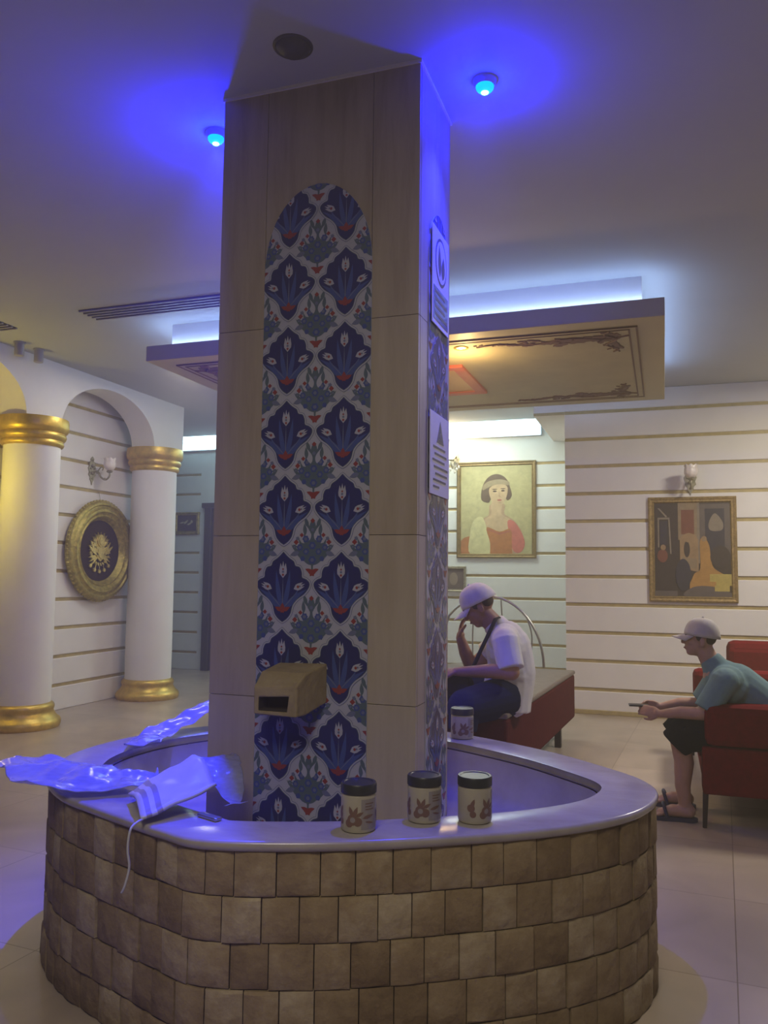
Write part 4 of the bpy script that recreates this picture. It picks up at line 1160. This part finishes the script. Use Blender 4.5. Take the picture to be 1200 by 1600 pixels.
# far arm raised to the face
sh = V((-.97, 5.36, 1.01)); el = V((-1.22, 5.36, .80)); wr = V((-1.262, 5.22, 1.00))
limb(bm, [(-.95, 5.26, 1.03), sh, (-1.1, 5.38, .90), el, (-1.245, 5.29, .9), wr], [.07, .064, .052, .046, .042, .029])
hand(bm, wr, (.12, -.1, 1), (1, 0, 0), .5, 1.05, thumb_side=-1)
# legs: the near knee swings towards the camera
limb(bm, [(-.95, 5.10, .66), (-1.03, 4.93, .66), (-1.12, 4.76, .625), (-1.13, 4.74, .42), (-1.12, 4.75, .30), (-1.11, 4.78, .09)], [.10, .09, .065, .058, .062, .038])
limb(bm, [(-.95, 5.28, .66), (-1.2, 5.32, .66), (-1.42, 5.34, .64), (-1.43, 5.34, .4), (-1.40, 5.34, .09)], [.10, .09, .065, .06, .038])
for a_, b_ in (((-1.11, 4.78, .05), (-1.20, 4.64, .03)), ((-1.40, 5.34, .05), (-1.57, 5.35, .03))):
    limb(bm, [a_, b_], [.042, .034])
remeshed('body', bm, 'skin2', man, .0065, 3)
headbits(man, hc, hf, 1.08); hairback(man, hc, hf, 1.08); cap(man, hc, hf, 'cap_w', 1.12)
bm = NB()
limb(bm, [(-.945, 5.2, .66), (-.92, 5.2, .80), (-.94, 5.19, .95), (-.955, 5.18, 1.0)], [.155, .150, .145, .125])
cone(bm, (-.93, 5.2, .80), (-.965, 5.19, .575), .150, .165, el=((0, 1, 0), 1.15))
ball(bm, (-.94, 5.19, .94), (.135, .20, .15)); ball(bm, (-.93, 5.2, .78), (.15, .18, .17))
for q in (0,):
    limb(bm, [(-.95, 5.09, 1.01), (-.93, 5.00, 1.01)], [.10, .082]); cone(bm, (-.93, 5.0, 1.02), (-.88, 4.945, .845), .085, .082)
    limb(bm, [(-.955, 5.28, 1.01), (-.975, 5.36, 1.0)], [.10, .08]); cone(bm, (-.97, 5.36, 1.01), (-1.13, 5.375, .89), .082, .075)
remeshed('polo_shirt', bm, 'shirt_w', man, .0075, 4)
bm = NB()
lathe(bm, [(.080, -.02), (.083, .0), (.078, .035), (.072, .055), (.068, .05), (.072, .0), (.074, -.02)], 0, 0, 28, cap=False, axis=Matrix.Translation((-1.00, 5.18, 1.065)) @ Matrix.Rotation(-.75, 4, 'Y'))
obj('collar', bm, 'shirt_w', man, smooth=60)
bm = NB(); ball(bm, (-.95, 5.2, .64), (.155, .19, .10))
cone(bm, (-.95, 5.10, .655), (-1.12, 4.76, .63), .13, .108); ball(bm, (-1.12, 4.76, .63), .108); cone(bm, (-1.12, 4.755, .64), (-1.13, 4.735, .50), .096, .085)
cone(bm, (-.95, 5.28, .655), (-1.42, 5.34, .635), .115, .095); ball(bm, (-1.42, 5.34, .635), .095); cone(bm, (-1.42, 5.34, .64), (-1.43, 5.34, .50), .095, .085)
remeshed('knee_shorts', bm, 'navy_cloth', man, .0075, 3)
for a_, b_ in (((-1.09, 4.82), (-1.22, 4.61)), ((-1.36, 5.34), (-1.60, 5.352))):
    bm = NB(); d = V((b_[0] - a_[0], b_[1] - a_[1], 0)).normalized(); n_ = V((-d.y, d.x, 0)); L_ = math.hypot(b_[0] - a_[0], b_[1] - a_[1])
    ol = sm([(0, .035), (L_ * .5, .036), (L_ * .8, .045), (L_, .0), (L_ * .8, -.045), (L_ * .5, -.036), (0, -.035), (-.02, 0)], 3)
    prism(bm, ol, lambda u, v, dd: V((a_[0], a_[1], 0)) + d * u + n_ * v + V((0, 0, dd)), 0, .02)
    tube(bm, catmull([V((a_[0], a_[1], .015)) + d * L_ * .6 + n_ * .045, V((a_[0], a_[1], .08)) + d * L_ * .55 + n_ * .02, V((a_[0], a_[1], .08)) + d * L_ * .55 - n_ * .02, V((a_[0], a_[1], .015)) + d * L_ * .6 - n_ * .045], 5), .009, 8)
    obj('sandal', bm, 'rubber', man, smooth=40)
# shoulder bag on the lap
t = thing('shoulder_bag', (-1.2, 5.02, .72), 'black shoulder bag with dark strap on the lap of the person in white', 'bag')
bm = NB(); ball(bm, (-1.235, 5.0, .735), (.115, .05, .085), seg=20); box(bm, -1.33, -1.14, 4.955, 5.045, .68, .79)
remeshed('pouch', bm, 'black_bag', t, .007, 6)
bm = NB()
pth = catmull([(-.99, 5.30, 1.09), (-1.0, 5.12, 1.135), (-1.005, 5.06, 1.12), (-1.045, 5.02, 1.02), (-1.085, 5.0, .93), (-1.115, 4.99, .86), (-1.16, 4.99, .78)], 5)
A_ = [bm.verts.new(p + V((-.012, -.012, 0))) for p in pth]; B_ = [bm.verts.new(p + V((.018, .0, .012))) for p in pth]
for k in range(len(pth) - 1): bm.faces.new((A_[k], A_[k + 1], B_[k + 1], B_[k]))
o = obj('strap', bm, 'black_bag', t, smooth=180); s_ = o.modifiers.new('s', 'SOLIDIFY'); s_.thickness = .005; s_.offset = 0

# ------------------------------------------------------------------ seating
# long bench under the man, turned a little
t = thing('upholstered_bench', (-1.25, 6.2, 0), 'long dark red bench with taupe top behind the fountain, person in white sits on it', 'bench')
ang = R(-3.2); piv = (-.87, 5.5, 0)
bm = NB(); box(bm, -1.62, -.87, 4.92, 7.45, .17, .545, rot=ang, piv=piv); obj('upholstered_frame', bm, 'redbrown', t, bevel=.02)
bm = NB(); box(bm, -1.62, -.865, 4.92, 7.455, .545, .58, rot=ang, piv=piv); obj('seat_top', bm, 'greytop', t, bevel=.015)
for x in (-1.57, -.93):
    for y in (5.0, 6.95): bm = NB(); box(bm, x - .025, x + .025, y - .025, y + .025, 0, .172, rot=ang, piv=piv); obj('leg', bm, 'legm', t)

def rbox(bm, x0, x1, y0, y1, z0, z1): box(bm, x0, x1, y0, y1, z0, z1)
t = thing('red_sofa', (.75, 6.0, 0), 'bright red sofa with thin dark legs at the right, person in teal shirt on it', 'sofa')
bm = NB(); rbox(bm, .19, 1.25, 5.02, 5.20, .19, .45); rbox(bm, .19, 1.25, 6.9, 7.08, .19, .45); rbox(bm, .20, 1.22, 5.15, 6.95, .19, .36); obj('seat_frame', bm, 'red', t, bevel=.012)
for y in (5.02, 6.9):
    bm = NB(); rbox(bm, .205, 1.25, y - .003, y + .19, .452, .69); obj('armrest', bm, 'red', t, bevel=.045)
for y0, y1 in ((5.21, 6.04), (6.06, 6.89)):
    bm = NB(); rbox(bm, .165, 1.05, y0, y1, .345, .475); obj('seat_cushion', bm, 'red', t, bevel=.045)
bm = NB(); rbox(bm, 1.0, 1.25, 5.03, 7.07, .36, .93); obj('backrest', bm, 'red', t, bevel=.06)
for x in (.205, 1.2):
    for y in (5.05, 7.05): bm = NB(); cone(bm, (x, y, .195), (x - (.008 if x < 1 else 0), y, 0), .016, .012); obj('leg', bm, 'legm', t)
t = thing('red_armchair', (1.0, 7.62, 0), 'red armchair back visible behind the person in the teal shirt', 'armchair')
bm = NB(); rbox(bm, .50, 1.5, 7.3, 7.95, .17, .45); obj('seat_base', bm, 'red', t, bevel=.03)
bm = NB(); rbox(bm, .515, 1.485, 7.75, 7.98, .42, .82); obj('backrest', bm, 'red', t, bevel=.05)
bm = NB(); rbox(bm, .515, 1.485, 7.76, 7.97, .70, .86); obj('head_roll', bm, 'red', t, bevel=.06)
for x in (.5, 1.35): bm = NB(); rbox(bm, x, x + .15, 7.3, 7.8, .42, .62); obj('armrest', bm, 'red', t, bevel=.04)
for x in (.55, 1.45):
    for y in (7.35, 7.9): bm = NB(); cone(bm, (x, y, .175), (x, y, 0), .016, .012); obj('leg', bm, 'legm', t)

# chrome hoop back chair behind the bench
t = thing('hoop_back_chair', (-1.72, 8.0, 0), 'metal chair with tall curved hoop back behind the person in white', 'chair')
bm = NB(); hoop = []
for k in range(25):
    a = PI * k / 24; hoop.append((-1.72 + .57 * math.cos(a), 8.3, .50 + .70 * math.sin(a)))
tube(bm, hoop, .014, 10); obj('hoop', bm, 'chrome', t, smooth=60)
for u in (-.43, .43, -.15, .15):
    bm = NB(); tube(bm, catmull([(-1.72 + u, 8.3, .50), (-1.72 + u * 1.05, 8.305, .8), (-1.72 + u * .92, 8.3, .5 + .7 * (1 - (u * .92 / .57) ** 2) ** .5)], 5), .008, 8); obj('back_rod', bm, 'chrome', t, smooth=60)
bm = NB(); lathe(bm, [(.0, .44), (.40, .44), (.42, .46), (.42, .49), (.39, .51), (.0, .515)], -1.72, 8.0, 40, cap=False); obj('seat', bm, 'greytop', t, smooth=50)
for a in (PI / 4, 3 * PI / 4, 5 * PI / 4, 7 * PI / 4):
    bm = NB(); tube(bm, [(-1.72 + .34 * math.cos(a), 8.0 + .34 * math.sin(a), .45), (-1.72 + .40 * math.cos(a), 8.0 + .40 * math.sin(a), 0)], .014, 10); obj('leg', bm, 'chrome', t, smooth=60)

# ------------------------------------------------------------------ lights
def area(name, loc, rot, sx, sy, e, c):
    l = bpy.data.lights.new(name, 'AREA'); l.shape = 'RECTANGLE'; l.size = sx; l.size_y = sy; l.energy = e; l.color = c
    o = bpy.data.objects.new(name, l); col.objects.link(o); o.location = loc; o.rotation_euler = rot
    return o
# yellow lamp in the neighbouring niche
l = bpy.data.lights.new('yellow_niche', 'POINT'); l.energy = 12; l.color = (1, .78, .08); l.shadow_soft_size = .06
o = bpy.data.objects.new('yellow_niche_light', l); col.objects.link(o); o.location = (-5.62, 5.1, 2.2)
# hall ceiling light beyond the arches
area('hall_light', (-5.0, 9.3, 3.3), (0, 0, 0), 2.0, .6, 12, (.72, 1, .98))
area('far_hall_light', (-2.4, 9.7, 3.3), (0, 0, 0), 1.4, .4, 34, (.95, 1, .84))
# added fill lights without fixtures: right, left and behind the viewer
area('lobby_fill', (1.6, 6.6, 3.33), (0, 0, 0), .5, .5, 84, (1, .92, .73))
area('lobby_fill', (-4.2, 6.6, 3.33), (0, 0, 0), .5, .5, 18, (1, .95, .84))
area('lobby_fill', (-.5, -.3, 3.33), (0, 0, 0), .9, .9, 50, (1, .90, .66))

w = bpy.data.worlds.new('lens_haze_world'); scn.world = w; w.use_nodes = True
bg = w.node_tree.nodes['Background']; bg.inputs[0].default_value = (.60, .61, .66, 1); bg.inputs[1].default_value = .11
nt = w.node_tree; v = nt.nodes.new('ShaderNodeVolumeScatter'); v.inputs['Density'].default_value = .024; v.inputs['Anisotropy'].default_value = .3  # thin scatter volume added to imitate lens haze over the whole view
v.inputs['Color'].default_value = (1, .92, .70, 1)
nt.links.new(v.outputs[0], nt.nodes['World Output'].inputs['Volume'])
area('rear_fill', (-1.5, -4.6, 1.8), (R(-90), 0, 0), 8, 2.6, 60, (.90, .92, .86))  # added area light behind the camera, standing in for daylight fill

# ------------------------------------------------------------------ camera
yaw, p, r = R(19), R(4.46), R(.62)
F = Vector((-math.sin(yaw) * math.cos(p), math.cos(yaw) * math.cos(p), math.sin(p)))
R0 = Vector((math.cos(yaw), math.sin(yaw), 0)); U0 = R0.cross(F)
RR = math.cos(r) * R0 + math.sin(r) * U0; UU = -math.sin(r) * R0 + math.cos(r) * U0
cd = bpy.data.cameras.new('camera'); cam = bpy.data.objects.new('camera', cd); col.objects.link(cam)
cam.matrix_world = Matrix.Translation((0, 0, 1.4)) @ Matrix((RR, UU, -F)).transposed().to_4x4()
cd.sensor_fit = 'VERTICAL'; cd.sensor_height = 24; cd.lens = 24 * 1270 / 1600; cd.clip_start = .05
scn.camera = cam
scn.view_settings.view_transform = 'Standard'; scn.view_settings.look = 'None'; scn.view_settings.exposure = .22; scn.view_settings.gamma = 1
scn.view_settings.use_curve_mapping = False
scn.cycles.max_bounces = 7; scn.cycles.diffuse_bounces = 4; scn.cycles.glossy_bounces = 3
